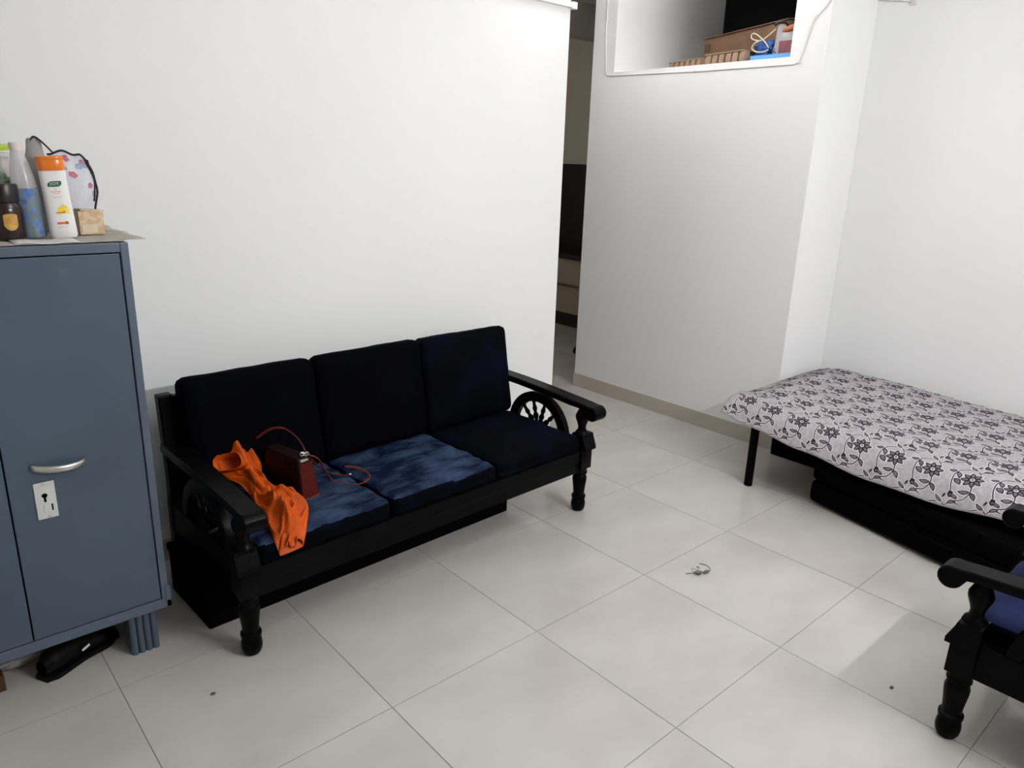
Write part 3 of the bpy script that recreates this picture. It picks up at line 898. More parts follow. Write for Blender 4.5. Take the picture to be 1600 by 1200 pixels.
def seat_unit(root, W, n, seat_mats, back_mats):
    H = W / 2
    inner = H - 0.028
    # legs
    for s in (-1, 1):
        b = MB(); b.lathe(LEG, M_WOOD, n=24, M=Matrix.Translation((s * H, 0, 0)))
        b.box(s * H - 0.036, s * H + 0.036, -0.036, 0.036, 0.222, 0.335, M_WOOD, bevel=0.004)
        b.obj("leg", root, smooth_angle=35)
        b = MB(); b.box(s * H - 0.024, s * H + 0.024, 0.565, 0.615, 0.0, 0.335, M_WOOD, bevel=0.005); b.obj("leg", root)
        # flared corner bracket on top of the leg block
        b = MB()
        x0, x1 = s * (H - 0.03), s * (H + 0.046)
        prof = [(-0.048, 0.318), (-0.048, 0.334), (-0.030, 0.378), (-0.026, 0.392), (0.036, 0.392), (0.036, 0.318)]
        b.prism(prof, 'x', min(x0, x1), max(x0, x1), M_WOOD)
        b.obj("corner_bracket", root)
        # turned front post carrying the arm
        b = MB(); b.lathe(POST, M_WOOD, n=22, M=Matrix.Translation((s * H, 0.004, 0.388))); b.obj("arm_post", root, smooth_angle=35)
        # armrest with a rolled front end
        path = [(0.585, 0.572), (0.4, 0.569), (0.2, 0.560), (0.06, 0.551), (-0.02, 0.545), (-0.06, 0.541)]
        top = [Vector((0, y, z)) for y, z in path]
        c = Vector((0, -0.072, 0.508))
        r = 0.034
        prof = [(y, z) for y, z in path]
        for k in range(1, 13):
            a = math.radians(78 + k * 20.5)
            prof.append((c.y + r * math.cos(a), c.z + r * math.sin(a)))
        prof += [(-0.03, 0.513), (0.0, 0.519), (0.06, 0.520), (0.2, 0.529), (0.4, 0.538), (0.585, 0.541)]
        b = MB()
        hw = 0.038
        b.ring_loft([[Vector((s * H - hw, y, z)) for y, z in prof], [Vector((s * H - hw + 0.005, y + 0.0, z + 0.004)) for y, z in prof][:0] or [Vector((s * H + hw, y, z)) for y, z in prof]], M_WOOD, smooth=False)
        o = b.obj("armrest", root, smooth_angle=35)
        md = o.modifiers.new("soft_edges", 'BEVEL'); md.width = 0.006; md.segments = 2; md.limit_method = 'ANGLE'; md.angle_limit = math.radians(50)
        # half wheel under the arm
        cy, cz, R, r_in = 0.285, 0.325, 0.196, 0.148
        b = MB()
        rings = []
        K = 28
        for k in range(K + 1):
            a = PI * k / K
            rings.append([Vector((s * H + dx, cy + rad * math.cos(a), cz + rad * math.sin(a))) for dx, rad in ((-0.018, r_in + 0.004), (-0.014, r_in), (0.014, r_in), (0.018, r_in + 0.004), (0.018, R - 0.004), (0.014, R), (-0.014, R), (-0.018, R - 0.004))])
        b.ring_loft(rings, M_WOOD)
        b.obj("wheel_rim", root, smooth_angle=35)
        b = MB()
        rings = []
        for k in range(13):
            a = PI * k / 12
            rings.append([Vector((s * H + dx, cy + rad * math.cos(a), cz + rad * math.sin(a))) for dx, rad in ((-0.018, 0.0), (0.018, 0.0), (0.018, 0.048), (-0.018, 0.048))])
        b.ring_loft(rings, M_WOOD, smooth=False)
        b.obj("wheel_hub", root)
        for k in range(6):
            a = math.radians(15 + 30 * k)
            b = MB()
            Mx = Matrix.Translation((s * H, cy, cz)) @ Matrix.Rotation(a - PI / 2, 4, 'X')
            b.lathe([(0.008, 0.040), (0.009, 0.055), (0.013, 0.068), (0.014, 0.078), (0.009, 0.088), (0.0075, 0.095), (0.0115, 0.104), (0.012, 0.112),
                     (0.0085, 0.124), (0.008, 0.136), (0.011, 0.150)], M_WOOD, n=12, M=Mx)
            b.obj("spindle", root, smooth_angle=40)
        # side rail, back post
        b = MB(); b.box(s * H - 0.022, s * H + 0.022, 0.03, 0.57, 0.225, 0.335, M_WOOD, bevel=0.004); b.obj("side_rail", root)
        b = MB()
        b.ring_loft([[Vector((s * H + dx * 0.026, y + dy * 0.022, z)) for dx, dy in ((-1, -1), (1, -1), (1, 1), (-1, 1))]
                     for y, z in ((0.59, 0.22), (0.575, 0.45), (0.590, 0.60), (0.600, 0.735), (0.602, 0.75))], M_WOOD, smooth=False)
        o = b.obj("back_post", root)
        md = o.modifiers.new("soft_edges", 'BEVEL'); md.width = 0.005; md.segments = 2
    # front rail: two stepped boards
    b = MB()
    b.box(-H + 0.03, H - 0.03, -0.018, 0.018, 0.206, 0.262, M_WOOD, bevel=0.003)
    b.box(-H + 0.03, H - 0.03, -0.026, 0.018, 0.262, 0.318, M_WOOD, bevel=0.004)
    b.obj("front_rail", root)
    b = MB(); b.box(-H + 0.02, H - 0.02, 0.575, 0.605, 0.24, 0.33, M_WOOD, bevel=0.004); b.obj("rear_rail", root)
    b = MB(); b.box(-H + 0.02, H - 0.02, 0.018, 0.575, 0.292, 0.312, M_WOOD); b.obj("seat_board", root)
    # back frame
    b = MB(); b.box(-H + 0.02, H - 0.02, 0.586, 0.614, 0.685, 0.742, M_WOOD, bevel=0.005); b.obj("back_rail", root)
    b = MB(); b.box(-H + 0.02, H - 0.02, 0.572, 0.600, 0.43, 0.48, M_WOOD, bevel=0.005); b.obj("back_rail", root)
    b = MB(); b.box(-H + 0.02, H - 0.02, 0.588, 0.596, 0.33, 0.70, M_WOOD, M=Matrix.Translation((0, 0.0, 0))); b.obj("back_panel", root)
    # cushions
    cw = 2 * inner / n
    for i in range(n):
        x = -inner + cw * (i + 0.5)
        cushion(cw - 0.006, 0.50, 0.085, M_VELVETB, "seat_cushion", root, (x, 0.225, 0.352), (0, 0, 0), seed=3.1 * i + 1, wr=0.0085 if seat_mats[i] is M_SATIN else 0.004, crown=0.010, freq=13 if seat_mats[i] is M_SATIN else 9, top_mat=seat_mats[i])
        cushion(cw - 0.004, 0.10, 0.43, back_mats[i], "back_cushion", root, (x, 0.512, 0.602), (math.radians(-9.5), 0, 0), seed=7.7 * i + 4, wr=0.004, crown=0.015, freq=5)

sofa_rot = math.atan2(0.066, 1.632)
sofa = thing("sofa", "black wooden three seat sofa with wheel arms and navy cushions against the white wall", "sofa", (0.0, 0.548, 0.0), (0, 0, sofa_rot))
seat_unit(sofa, 1.634, 3, [M_SATIN, M_SATIN, M_VELVETB], [M_VELVET, M_VELVET, M_VELVETB])
arm = thing("armchair", "black wooden armchair with a blue seat, at the right beside the bed", "armchair", (0.895, -1.13, 0.0), (0, 0, PI))
seat_unit(arm, 0.575, 1, [M_NAVY], [M_VELVET])

bb_ = thing("storage_box", "long low black box stored on the floor under the sofa", "box", (0.0, 0.548, 0.0), (0, 0, sofa_rot))
b = MB(); b.box(-0.875, 0.545, 0.207, 0.552, 0.0, 0.165, M_CASE, bevel=0.006); b.obj("body", bb_)
b = MB(); b.box(-0.88, 0.55, 0.203, 0.556, 0.166, 0.195, M_CASE, bevel=0.005); b.obj("lid", bb_)

# ---------------- orange cloth on the sofa (built in the sofa's own axes, a floppy folded tube of cloth)
MS = Matrix.Translation((0.0, 0.548, 0.0)) @ Matrix.Rotation(sofa_rot, 4, 'Z')
Lft = catmull([(-0.715, 0.475, 0.505), (-0.712, 0.40, 0.47), (-0.662, 0.325, 0.440), (-0.676, 0.22, 0.415), (-0.690, 0.13, 0.415), (-0.712, 0.045, 0.412), (-0.724, -0.02, 0.385), (-0.722, -0.048, 0.345)], 8)
Rgt = catmull([(-0.575, 0.475, 0.515), (-0.572, 0.38, 0.485), (-0.606, 0.305, 0.455), (-0.590, 0.235, 0.440), (-0.556, 0.175, 0.438), (-0.550, 0.08, 0.425), (-0.600, -0.005, 0.398), (-0.640, -0.050, 0.352)], 8)
NC = len(Lft)
b = MB()
def cloth(u, v):
    t = v * (NC - 1)
    i = min(NC - 2, int(t)); f = t - i
    A = Lft[i].lerp(Lft[i + 1], f); B = Rgt[i].lerp(Rgt[i + 1], f)
    th = 2 * PI * u
    s = 0.5 - 0.5 * math.cos(th)                  # 0 left .. 1 right
    top = math.sin(th) >= 0
    p = A.lerp(B, s)
    hgt = 0.010 + 0.045 * (1 - smoothstep(0.0, 0.22, v)) + 0.030 * math.exp(-((v - 0.30) / 0.08) ** 2) + 0.028 * smoothstep(0.42, 0.62, v) * (1 - smoothstep(0.8, 0.95, v))
    prof = abs(math.sin(th)) ** 0.8
    fold = 0.5 + 0.5 * math.sin(s * (13 - 6 * v) + 5.5 * v + 2.2 * noise.noise(Vector((s * 2.5, v * 4.0, 3.0))))
    crease = abs(noise.noise(Vector((s * 3.2 + v * 2.0, v * 7.5 - s * 2.0, 7.7))))
    if top:
        p.z += hgt * prof * (0.45 + 1.0 * fold) + 0.030 * prof * (0.5 - min(0.5, crease * 2.4)) * 2 * (0.4 + v * 0.8)
    else:
        p.z -= 0.004 * prof
        p.z = max(p.z, 0.385) if v < 0.85 else p.z
    # gather round the knot
    g = math.exp(-((v - 0.30) / 0.06) ** 2)
    p.x += 0.010 * g * math.sin(th * 3)
    return MS @ p
b.grid(cloth, 88, 90, M_ORANGE, closed_u=True)
o = b.obj("orange_cloth")
md = o.modifiers.new("thickness", 'SOLIDIFY'); md.thickness = 0.0018; md.offset = 0
orange = o
b = MB()
axis = Vector((-0.72, -0.40, 0.55)).normalized()
sx_ = Vector((0.80, -0.60, 0.0)).normalized()
sx_ = (sx_ - axis * sx_.dot(axis)).normalized()
sy_ = axis.cross(sx_)
C0 = Vector((-0.688, 0.385, 0.520))
rings = []
for t, kx, ky in ((-0.055, 0.030, 0.018), (-0.030, 0.040, 0.028), (-0.005, 0.054, 0.036), (0.008, 0.060, 0.040), (0.012, 0.057, 0.037), (0.004, 0.052, 0.032), (-0.020, 0.046, 0.028), (-0.050, 0.036, 0.021), (-0.085, 0.024, 0.014)):
    rings.append([MS @ (C0 + axis * (t + 0.006 * math.sin(3 * a)) + sx_ * (kx * math.cos(a)) + sy_ * (ky * math.sin(a) * (1 + 0.12 * math.sin(2 * a + 1)))) for a in [2 * PI * k / 32 for k in range(32)]])
b.ring_loft(rings, M_ORANGE, cap0=False)
b.obj("sleeve_opening", orange, smooth_angle=70)
tag(o, "crumpled bright orange satin cloth lying over the sofa's left seat and front edge", "cloth")

# ---------------- handbag on the sofa
bag = thing("handbag", "small maroon leather handbag with chrome clasp and long strap, upright on the sofa seat", "handbag", (0, 0, 0))
bag.matrix_world = MS @ Matrix.Translation((-0.492, 0.165, 0.400)) @ Matrix.Rotation(math.radians(10), 4, 'Z')
def rrect(w, d0, d1, z, bulge=0.0):
    hw = w / 2
    pts = []
    for cx, cy, a0 in ((hw - 0.008, d1 - 0.012, 0), (-hw + 0.008, d1 - 0.012, 90), (-hw + 0.008, d0 + 0.006, 180), (hw - 0.008, d0 + 0.006, 270)):
        for k in range(4):
            a = math.radians(a0 + 30 * k)
            pts.append(Vector((cx + 0.008 * math.cos(a), cy + 0.006 * math.sin(a), z)))
    return pts
b = MB()
b.ring_loft([rrect(w, d0, d1, z) for w, d0, d1, z in ((0.080, 0.0, 0.225, 0.0), (0.084, -0.002, 0.228, 0.006), (0.080, 0.004, 0.226, 0.05), (0.070, 0.012, 0.222, 0.10), (0.060, 0.020, 0.216, 0.145), (0.052, 0.024, 0.212, 0.152))], M_LEATHERD)
b.obj("body", bag, smooth_angle=40)
b = MB()
for i in range(8):
    z0, z1 = 0.006 + 0.016 * i, 0.006 + 0.016 * (i + 1)
    def ed(z):
        t = z / 0.145
        return 0.036 - 0.009 * t, -0.0035 + 0.022 * t
    (w0, y0), (w1, y1) = ed(z0), ed(z1)
    b.poly([(-w0, y0, z0), (w0, y0, z0), (w1, y1, z1), (-w1, y1, z1)], M_LEATHER)
o = b.obj("gusset", bag, recalc=True)
o["label"] = "brighter maroon gusset"
md = o.modifiers.new("thickness", 'SOLIDIFY'); md.thickness = 0.003; md.offset = 1
b = MB()
b.tube([(-0.036, -0.007, 0.004), (0.036, -0.007, 0.004)], 0.0035, M_STRAP, n=8); b.obj("piping", bag)["label"] = "tan piping"
b = MB(); b.box(-0.024, 0.010, 0.012, 0.024, 0.140, 0.150, M_CHROME, bevel=0.003); b.obj("clasp", bag)["label"] = "chrome clasp plate"
b = MB()
for cx, cz in ((-0.010, 0.170), (0.008, 0.164)):
    b.tube([(cx + 0.009 * math.cos(a), 0.020, cz + 0.007 * math.sin(a)) for a in [2 * PI * k / 12 for k in range(13)]], 0.0022, M_CHROME, n=6)
b.tube([(-0.018, 0.02, 0.178), (0.016, 0.018, 0.158)], 0.003, M_CHROME, n=6)
b.obj("ring", bag)["label"] = "chrome strap rings"
b = MB()
b.tube(catmull([(-0.060, 0.215, 0.195), (-0.030, 0.200, 0.216), (-0.002, 0.18, 0.228), (0.024, 0.15, 0.222), (0.030, 0.09, 0.196), (0.010, 0.025, 0.170)], 7), [0.009] * 12 + [0.0075] * 8 + [0.004] * 16, M_LEATHER, n=8, flat=0.5)
b.obj("carry_handle", bag)["label"] = "maroon standing carry handle"
b = MB()
Z = 0.006
b.tube(catmull([(0.016, 0.016, 0.160), (0.05, 0.01, 0.135), (0.09, 0.02, 0.07), (0.125, 0.015, 0.02), (0.160, -0.045, Z + 0.004), (0.205, -0.060, Z + 0.003), (0.250, -0.040, Z + 0.003), (0.275, 0.005, Z + 0.003),
                (0.280, 0.07, Z + 0.003), (0.258, 0.11, Z + 0.004)], 7), 0.0055, M_STRAP, n=8, flat=0.45)
b.tube(catmull([(0.016, 0.018, 0.160), (0.06, 0.05, 0.11), (0.12, 0.075, 0.055), (0.175, 0.065, 0.016), (0.215, 0.03, Z + 0.003)], 7), 0.0045, M_STRAP, n=8, flat=0.45)
b.obj("shoulder_strap", bag)["label"] = "tan brown looping strap"
b = MB(); b.lathe([(0.001, 0), (0.005, 0.001), (0.005, 0.006), (0.001, 0.007)], M_CHROME, n=10, M=Matrix.Translation((0.215, 0.03, Z + 0.004))); b.obj("stud", bag)

# ================================================================== BED
bed = thing("metal_cot", "black metal tube cot under the flowered bedsheet, in the corner", "bed", (0, 0, 0))
def ztop(y):
    return 0.462 + 0.042 * (y - 0.30)
def zhem(y):
    return interp([(-1.7, 0.275), (-0.95, 0.283), (-0.68, 0.258), (-0.40, 0.264), (-0.06, 0.304), (0.24, 0.343), (0.41, 0.368)], y)
BX0, BX1, BY0, BY1 = 1.745, 2.74, -1.62, 0.225
for x in (BX0, BX1):
    for y in (BY0, BY1):
        b = MB(); b.tube([(x, y, 0.0), (x, y, 0.335 if y > -1 else 0.30)], 0.0215, M_BED, n=18)
        b.obj("leg", bed, smooth_angle=40)
for x in (BX0, BX1):
    b = MB(); b.tube([(x + (0.045 if x == BX0 else 0), BY0 - 0.06, 0.30), (x + (0.045 if x == BX0 else 0), BY1 + 0.10, 0.345)], 0.019, M_BED, n=14); b.obj("side_rail", bed, smooth_angle=40)
for y in (BY0 - 0.05, BY1 + 0.09):
    b = MB(); b.tube([(BX0 + 0.04, y, 0.345 if y > 0 else 0.30), (BX1, y, 0.345 if y > 0 else 0.30)], 0.019, M_BED, n=14); b.obj("end_rail", bed, smooth_angle=40)
for k in range(7):
    y = -1.5 + k * 0.27
    b = MB(); zz = 0.335 + 0.024 * (y - 0.3); b.box(BX0 + 0.05, BX1, y - 0.02, y + 0.02, zz, zz + 0.004, M_BED); b.obj("slat", bed)
b = MB()
nn_ = 12
def mattr(y, dz0, x0, x1):
    return [Vector((x0, y, 0.345 + 0.024 * (y - 0.3))), Vector((x1, y, 0.345 + 0.024 * (y - 0.3))), Vector((x1, y, ztop(y) - 0.016)), Vector((x0 + 0.12, y, ztop(y) - 0.020)), Vector((x0, y, ztop(y) - 0.060))]
b.ring_loft([mattr(y, 0, 1.80, 2.765) for y in (-1.66, -1.2, -0.7, -0.2, 0.2, 0.36)], M_MATTRESS, smooth=False)
b.obj("mattress", bed)

# bedsheet surface: s = arc length from the front hem, y = along the bed
def sheet_profile(y):
    zt, zh = ztop(y), zhem(y)
    e = smoothstep(0.16, 0.40, y)                # pinched at the head corner
    pts = [Vector((1.672 + 0.02 * e, zh)), Vector((1.692 + 0.03 * e, zh + (zt - zh) * 0.33)), Vector((1.728 + 0.035 * e, zh + (zt - zh) * 0.66)),
           Vector((1.785 + 0.03 * e, zt - 0.020)), Vector((1.862, zt - 0.001)), Vector((1.96, zt + 0.002))]
    P = catmull([Vector((p.x, 0, p.y)) for p in pts], 6)
    P += [Vector((x, 0, zt + 0.003)) for x in (2.1, 2.25, 2.4, 2.55, 2.68)]
    P += [Vector((2.77, 0, zt + 0.002)), Vector((2.792, 0, zt - 0.012)), Vector((2.80, 0, zt - 0.05))]
    return P
_pc = {}
def prof_cached(y):
    k = round(y, 4)
    if k not in _pc:
        P = sheet_profile(k)
        S = [0.0]
        for a, c in zip(P[:-1], P[1:]):
            S.append(S[-1] + (c - a).length)
        _pc[k] = (P, S)
    return _pc[k]
SLEN = prof_cached(-0.5)[1][-1]
def sheet0(s, y):
    P, S = prof_cached(y)
    s = max(0.0, min(S[-1], s))
    lo_, hi_ = 0, len(S) - 1
    while hi_ - lo_ > 1:
        mid = (lo_ + hi_) // 2
        if S[mid] <= s:
            lo_ = mid
        else:
            hi_ = mid
    f = (s - S[lo_]) / max(1e-9, S[hi_] - S[lo_])
    p = P[lo_].lerp(P[hi_], f)
    # head end rolls down softly
    yy = y
    z = p.z
    dr = smoothstep(0.27, 0.425, y)
    z -= 0.036 * dr * smoothstep(0.10, 0.3, s)
    z += 0.006 * noise.noise(Vector((p.x * 3.5, y * 3.0, 0.4))) * smoothstep(0.1, 0.3, s)
    xx = p.x + 0.010 * noise.noise(Vector((y * 5.0, 1.0, s * 3))) * (1 - smoothstep(0.0, 0.2, s))
    return Vector((xx, yy, z))
Y0S, Y1S = -1.70, 0.408
def sheet(s, y, off=0.0):
    p = sheet0(s, y)
    if off:
        e = 0.004
        du = sheet0(s + e, y) - sheet0(s - e, y)
        dv = sheet0(s, min(Y1S, y + e)) - sheet0(s, y - e)
        nrm = du.cross(dv)
        if nrm.length > 1e-12:
            p = p + nrm.normalized() * off
    return p
b = MB()
b.grid(lambda u, v: sheet(u * SLEN, Y0S + (Y1S - Y0S) * v), 110, 150, M_SHEET)
V = None
bs = b.obj("bedsheet", recalc=False)
# make sure faces point up
me = bs.data
if me.polygons[len(me.polygons) // 2].normal.z < 0:
    me.flip_normals()
md = bs.modifiers.new("thickness", 'SOLIDIFY'); md.thickness = 0.0022; md.offset = -1
tag(bs, "grey lilac bedsheet printed with dark daisies and vines, spread over the cot", "bedsheet")

# ---- printed motif: daisy, curling vine, leaves, tulip bud (flat ink on the cloth)
def leaf_poly(x0, y0, x1, y1, w, bend=0.0, grow=0.0):
    """list of quads in motif space for a pointed leaf from base to tip"""
    dx, dy = x1 - x0, y1 - y0
    L = math.hypot(dx, dy)
    ux, uy = dx / L, dy / L
    nx, ny = -uy, ux
    n = 7
    prev = None
    out = []
    for i in range(n + 1):
        t = i / n
        tt = -grow / L + t * (1 + 2 * grow / L)
        ww = w * (math.sin(PI * min(1, t ** 0.85))) ** 0.8 + grow if 0 < i < n else (grow * 0.5 + 0.0002)
        cx = x0 + ux * L * tt + nx * bend * math.sin(PI * t)
        cy = y0 + uy * L * tt + ny * bend * math.sin(PI * t)
        cur = ((cx + nx * ww, cy + ny * ww), (cx - nx * ww, cy - ny * ww))
        if prev:
            out.append([prev[0], prev[1], cur[1], cur[0]])
        prev = cur
    return out
def stroke(pts, w):
    out = []
    P = catmull([(x, y, 0) for x, y in pts], 5)
    prev = None
    for i, p in enumerate(P):
        t = P[min(i + 1, len(P) - 1)] - P[max(i - 1, 0)]
        t.normalize()
        nx, ny = -t.y, t.x
        cur = ((p.x + nx * w, p.y + ny * w), (p.x - nx * w, p.y - ny * w))
        if prev:
            out.append([prev[0], prev[1], cur[1], cur[0]])
        prev = cur
    return out
def disc(cx, cy, r, n=10):
    return [[(cx + r * math.cos(2 * PI * i / n), cy + r * math.sin(2 * PI * i / n)) for i in range(n)]]
# motif coordinates: +a = along the bed towards the viewer's right (-Y), +b = up the cloth (away from the hem)
PETALS = [(8, 0.0)]
LEAVES = [(-0.066, 0.034, -0.098, 0.026, 0.0075), (-0.062, 0.028, -0.046, -0.008, 0.0085), (-0.064, -0.012, -0.034, -0.036, 0.0105),
          (0.010, -0.060, -0.034, -0.066, 0.0085), (0.012, -0.062, 0.036, -0.094, 0.0085), (0.000, 0.062, -0.030, 0.086, 0.0065),
          (0.020, 0.064, 0.052, 0.074, 0.0075), (0.052, 0.090, 0.024, 0.106, 0.007)]
STEMS = [[(0.008, -0.030), (0.012, -0.062), (-0.004, -0.096), (-0.034, -0.108)],
         [(-0.020, 0.058), (-0.050, 0.046), (-0.068, 0.014), (-0.068, -0.030), (-0.058, -0.068)],
         [(0.002, 0.060), (0.014, 0.046), (0.018, 0.038)],
         [(0.014, 0.052), (0.034, 0.070), (0.062, 0.066)]]
halo, ink, fill = [], [], []
for k in range(8):
    a = 2 * PI * k / 8 + 0.2
    x1, y1 = 0.044 * math.cos(a), 0.042 * math.sin(a)
    x0, y0 = 0.007 * math.cos(a), 0.007 * math.sin(a)
    halo += leaf_poly(x0, y0, x1, y1, 0.0105, 0, 0.0034)
    ink += leaf_poly(x0, y0, x1, y1, 0.0105)
    fill += leaf_poly(0.014 * math.cos(a), 0.013 * math.sin(a), 0.037 * math.cos(a), 0.035 * math.sin(a), 0.0058)
centre_w = disc(0, 0, 0.0082, 12)
centre_d = disc(0, 0, 0.0040, 8)
for x0, y0, x1, y1, w in LEAVES:
    w *= 1.15
    halo += leaf_poly(x0, y0, x1, y1, w, 0.003, 0.0036)
    ink += leaf_poly(x0, y0, x1, y1, w, 0.003)
    sx, sy = x0 + (x1 - x0) * 0.14, y0 + (y1 - y0) * 0.14
    ex_, ey_ = x0 + (x1 - x0) * 0.84, y0 + (y1 - y0) * 0.84
    fill += leaf_poly(sx, sy, ex_, ey_, w * 0.68, 0.003)
for st in STEMS:
    halo += stroke(st, 0.0050)
    ink += stroke(st, 0.0021)
# tulip bud
bud = [[(-0.062, -0.068), (-0.047, -0.072), (-0.042, -0.094), (-0.058, -0.098), (-0.066, -0.086)]]
halo += [[(x * 1.0 + (-0.003 if x < -0.055 else 0.003), y + (0.003 if y > -0.08 else -0.003)) for x, y in bud[0]]]
ink += bud + leaf_poly(-0.072, -0.084, -0.080, -0.106, 0.004) + leaf_poly(-0.042, -0.092, -0.026, -0.100, 0.004)
fill += disc(-0.054, -0.086, 0.005, 8)

PITCH, ROW = 0.153, 0.186
hb, ib = MB(), MB()
def put(bb, polys, ca, cb_, off, mt):
    slot = bb.slot(mt)
    for poly in polys:
        pts = []
        ok = True
        for a, c in poly:
            y = -(ca + a)
            s = cb_ + c
            if y > Y1S - 0.003 or y < Y0S + 0.003 or s < 0.002 or s > SLEN - 0.02:
                ok = False
                break
            pts.append(sheet(s, y, off))
        if ok:
            f = bb.bm.faces.new([bb.bm.verts.new(p_) for p_ in pts])
            f.material_index = slot
rows = 7
for r in range(-1, rows):
    for c in range(-4, 13):
        ca = -0.146 + PITCH * (c + (0.5 if r % 2 else 0.0))
        cbv = 0.143 + ROW * r
        put(hb, halo, ca, cbv, 0.0007, M_HALO)
        put(ib, ink, ca, cbv, 0.0013, M_INK)
        put(ib, fill, ca, cbv, 0.0018, M_INKFILL)
        put(ib, centre_w, ca, cbv, 0.0020, M_HALO)
        put(ib, centre_d, ca, cbv, 0.0025, M_INK)
o = hb.obj("pale_outline_print", bs, recalc=False); o['kind'] = 'stuff'
o = ib.obj("daisy_vine_print", bs, recalc=False); o['kind'] = 'stuff'; o['label'] = "dark plum daisy and vine print"

# black things pushed under the cot
tr = thing("black_case", "small black box against the wall corner under the head of the flowered bed", "box", (2.245, 0.385, 0.0))
b = MB(); b.box(0.0, 0.48, -0.42, -0.0, 0.0, 0.18, M_CASE, bevel=0.008); b.obj("body", tr)
b = MB(); b.box(-0.004, 0.484, -0.424, 0.004, 0.18, 0.215, M_CASE, bevel=0.006); b.obj("cover", tr)
tr = thing("suitcase", "long black suitcase lying on the floor under the front edge of the flowered bed", "suitcase", (1.80, -0.075, 0.0), (0, 0, math.radians(-13)))
b = MB(); b.box(0.0, 0.46, -1.30, 0.0, 0.012, 0.125, M_CASE, bevel=0.03); b.obj("shell", tr)
b = MB(); b.box(0.0, 0.46, -1.30, 0.0, 0.127, 0.225, M_CASE, bevel=0.03); b.obj("shell_top", tr)
for y in (-1.2, -0.1):
    for x in (0.06, 0.40):
        b = MB(); b.lathe([(0.014, 0.0), (0.016, 0.006), (0.014, 0.013)], M_CASE, n=12, M=Matrix.Translation((x, y, 0))); b.obj("foot", tr)
b = MB(); b.tube(catmull([(0.0, -0.56, 0.10), (-0.02, -0.60, 0.105), (-0.02, -0.70, 0.105), (0.0, -0.74, 0.10)], 5), 0.009, M_CASE, n=8); b.obj("handle", tr)

# ================================================================== LOFT CONTENTS
# moulded tray
tray = thing("pulp_tray", "brown moulded pulp packing tray at the front edge of the loft", "tray", (2.405, 1.205, LZ + 0.001), (0, 0, math.radians(-10)))
b = MB()
b.box(-0.005, 0.17, -0.27, 0.02, 0.058, 0.066, M_PULP, bevel=0.003)
b.box(0.02, 0.15, -0.25, 0.0, 0.0, 0.058, M_PULP)
b.obj("deck", tray)
for k in range(6):
    b = MB(); y = -0.265 + 0.052 * k
    b.ring_loft([[Vector((-0.004 + (0.006 if z > 0.03 else 0.0), y + dy * (0.016 if z < 0.02 else 0.020), z)) if dx else Vector((0.04, y + dy * 0.02, z)) for dx, dy in ((1, -1), (1, 1), (0, 1), (0, -1))] for z in (0.0, 0.03, 0.059)], M_PULP, smooth=False)
    b.obj("pocket", tray)
tray2 = thing("pulp_tray", "lower brown moulded pulp tray reaching left along the loft's front edge", "tray", (2.48, 1.455, LZ + 0.001), (0, 0, math.radians(-14)))
b = MB(); b.box(0.0, 0.25, -0.18, 0.12, 0.050, 0.057, M_PULP, bevel=0.003); b.box(0.02, 0.23, -0.16, 0.1, 0.0, 0.050, M_PULP); b.obj("deck", tray2)
for k in range(6):
    b = MB(); y = -0.165 + 0.052 * k
    b.ring_loft([[Vector((-0.002 + (0.006 if z > 0.03 else 0.0), y + dy * 0.017, z)) if dx else Vector((0.04, y + dy * 0.02, z)) for dx, dy in ((1, -1), (1, 1), (0, 1), (0, -1))] for z in (0.0, 0.025, 0.051)], M_PULP, smooth=False)
    b.obj("pocket", tray2)
# cardboard box, leaning
cbx = thing("cardboard_box", "large brown cardboard box standing behind the pulp trays in the loft", "box", (2.80, 1.52, LZ), (0, 0, math.radians(-21)))
b = MB(); b.box(0.0, 0.36, -0.80, 0.0, 0.0, 0.222, M_CARD, bevel=0.003); b.obj("body", cbx)
b = MB(); b.box(-0.012, 0.20, -0.805, 0.004, 0.0, 0.005, M_CARD, M=Matrix.Translation((0.0, 0, 0.224)) @ Matrix.Rotation(math.radians(-7), 4, 'Y')); b.obj("flap", cbx)
b = MB()
for z0, z1, y0, y1 in ((0.140, 0.144, -0.07, -0.02), (0.140, 0.185, -0.024, -0.02), (0.181, 0.185, -0.07, -0.02), (0.140, 0.185, -0.07, -0.066), (0.152, 0.156, -0.064, -0.03), (0.166, 0.17, -0.064, -0.03)):
    b.box(-0.0012, 0.0, y0, y1, z0, z1, M_PRINT)
b.obj("handling_mark", cbx)["label"] = "dark printed handling mark"
# blue lid / tray, blue bag, string, film bag
b = MB()
b.box(0, 0.16, -0.25, 0, 0, 0.004, M_SKY, bevel=0.001)
b.box(0, 0.006, -0.25, 0, 0.0, 0.026, M_SKY, bevel=0.002); b.box(0.154, 0.16, -0.25, 0, 0.0, 0.026, M_SKY, bevel=0.002)
b.box(0.006, 0.154, -0.25, -0.244, 0.0, 0.026, M_SKY, bevel=0.002); b.box(0.006, 0.154, -0.006, 0, 0.0, 0.026, M_SKY, bevel=0.002)
o = b.obj("blue_tray", None, (2.355, 0.890, LZ + 0.001), (0, 0, math.radians(0)))
tag(o, "light blue shallow plastic tray at the right front of the loft", "tray")
o = blob(M_BLUEBAG, (0, 0, 0.052), 0.055, 0.060, 0.055, 0.4, 1.8, 2.2, flat=-0.05).obj("blue_bag", None, (2.445, 0.845, LZ + 0.006))
tag(o, "crumpled royal blue plastic bag on the light blue tray in the loft", "bag")
b = MB()
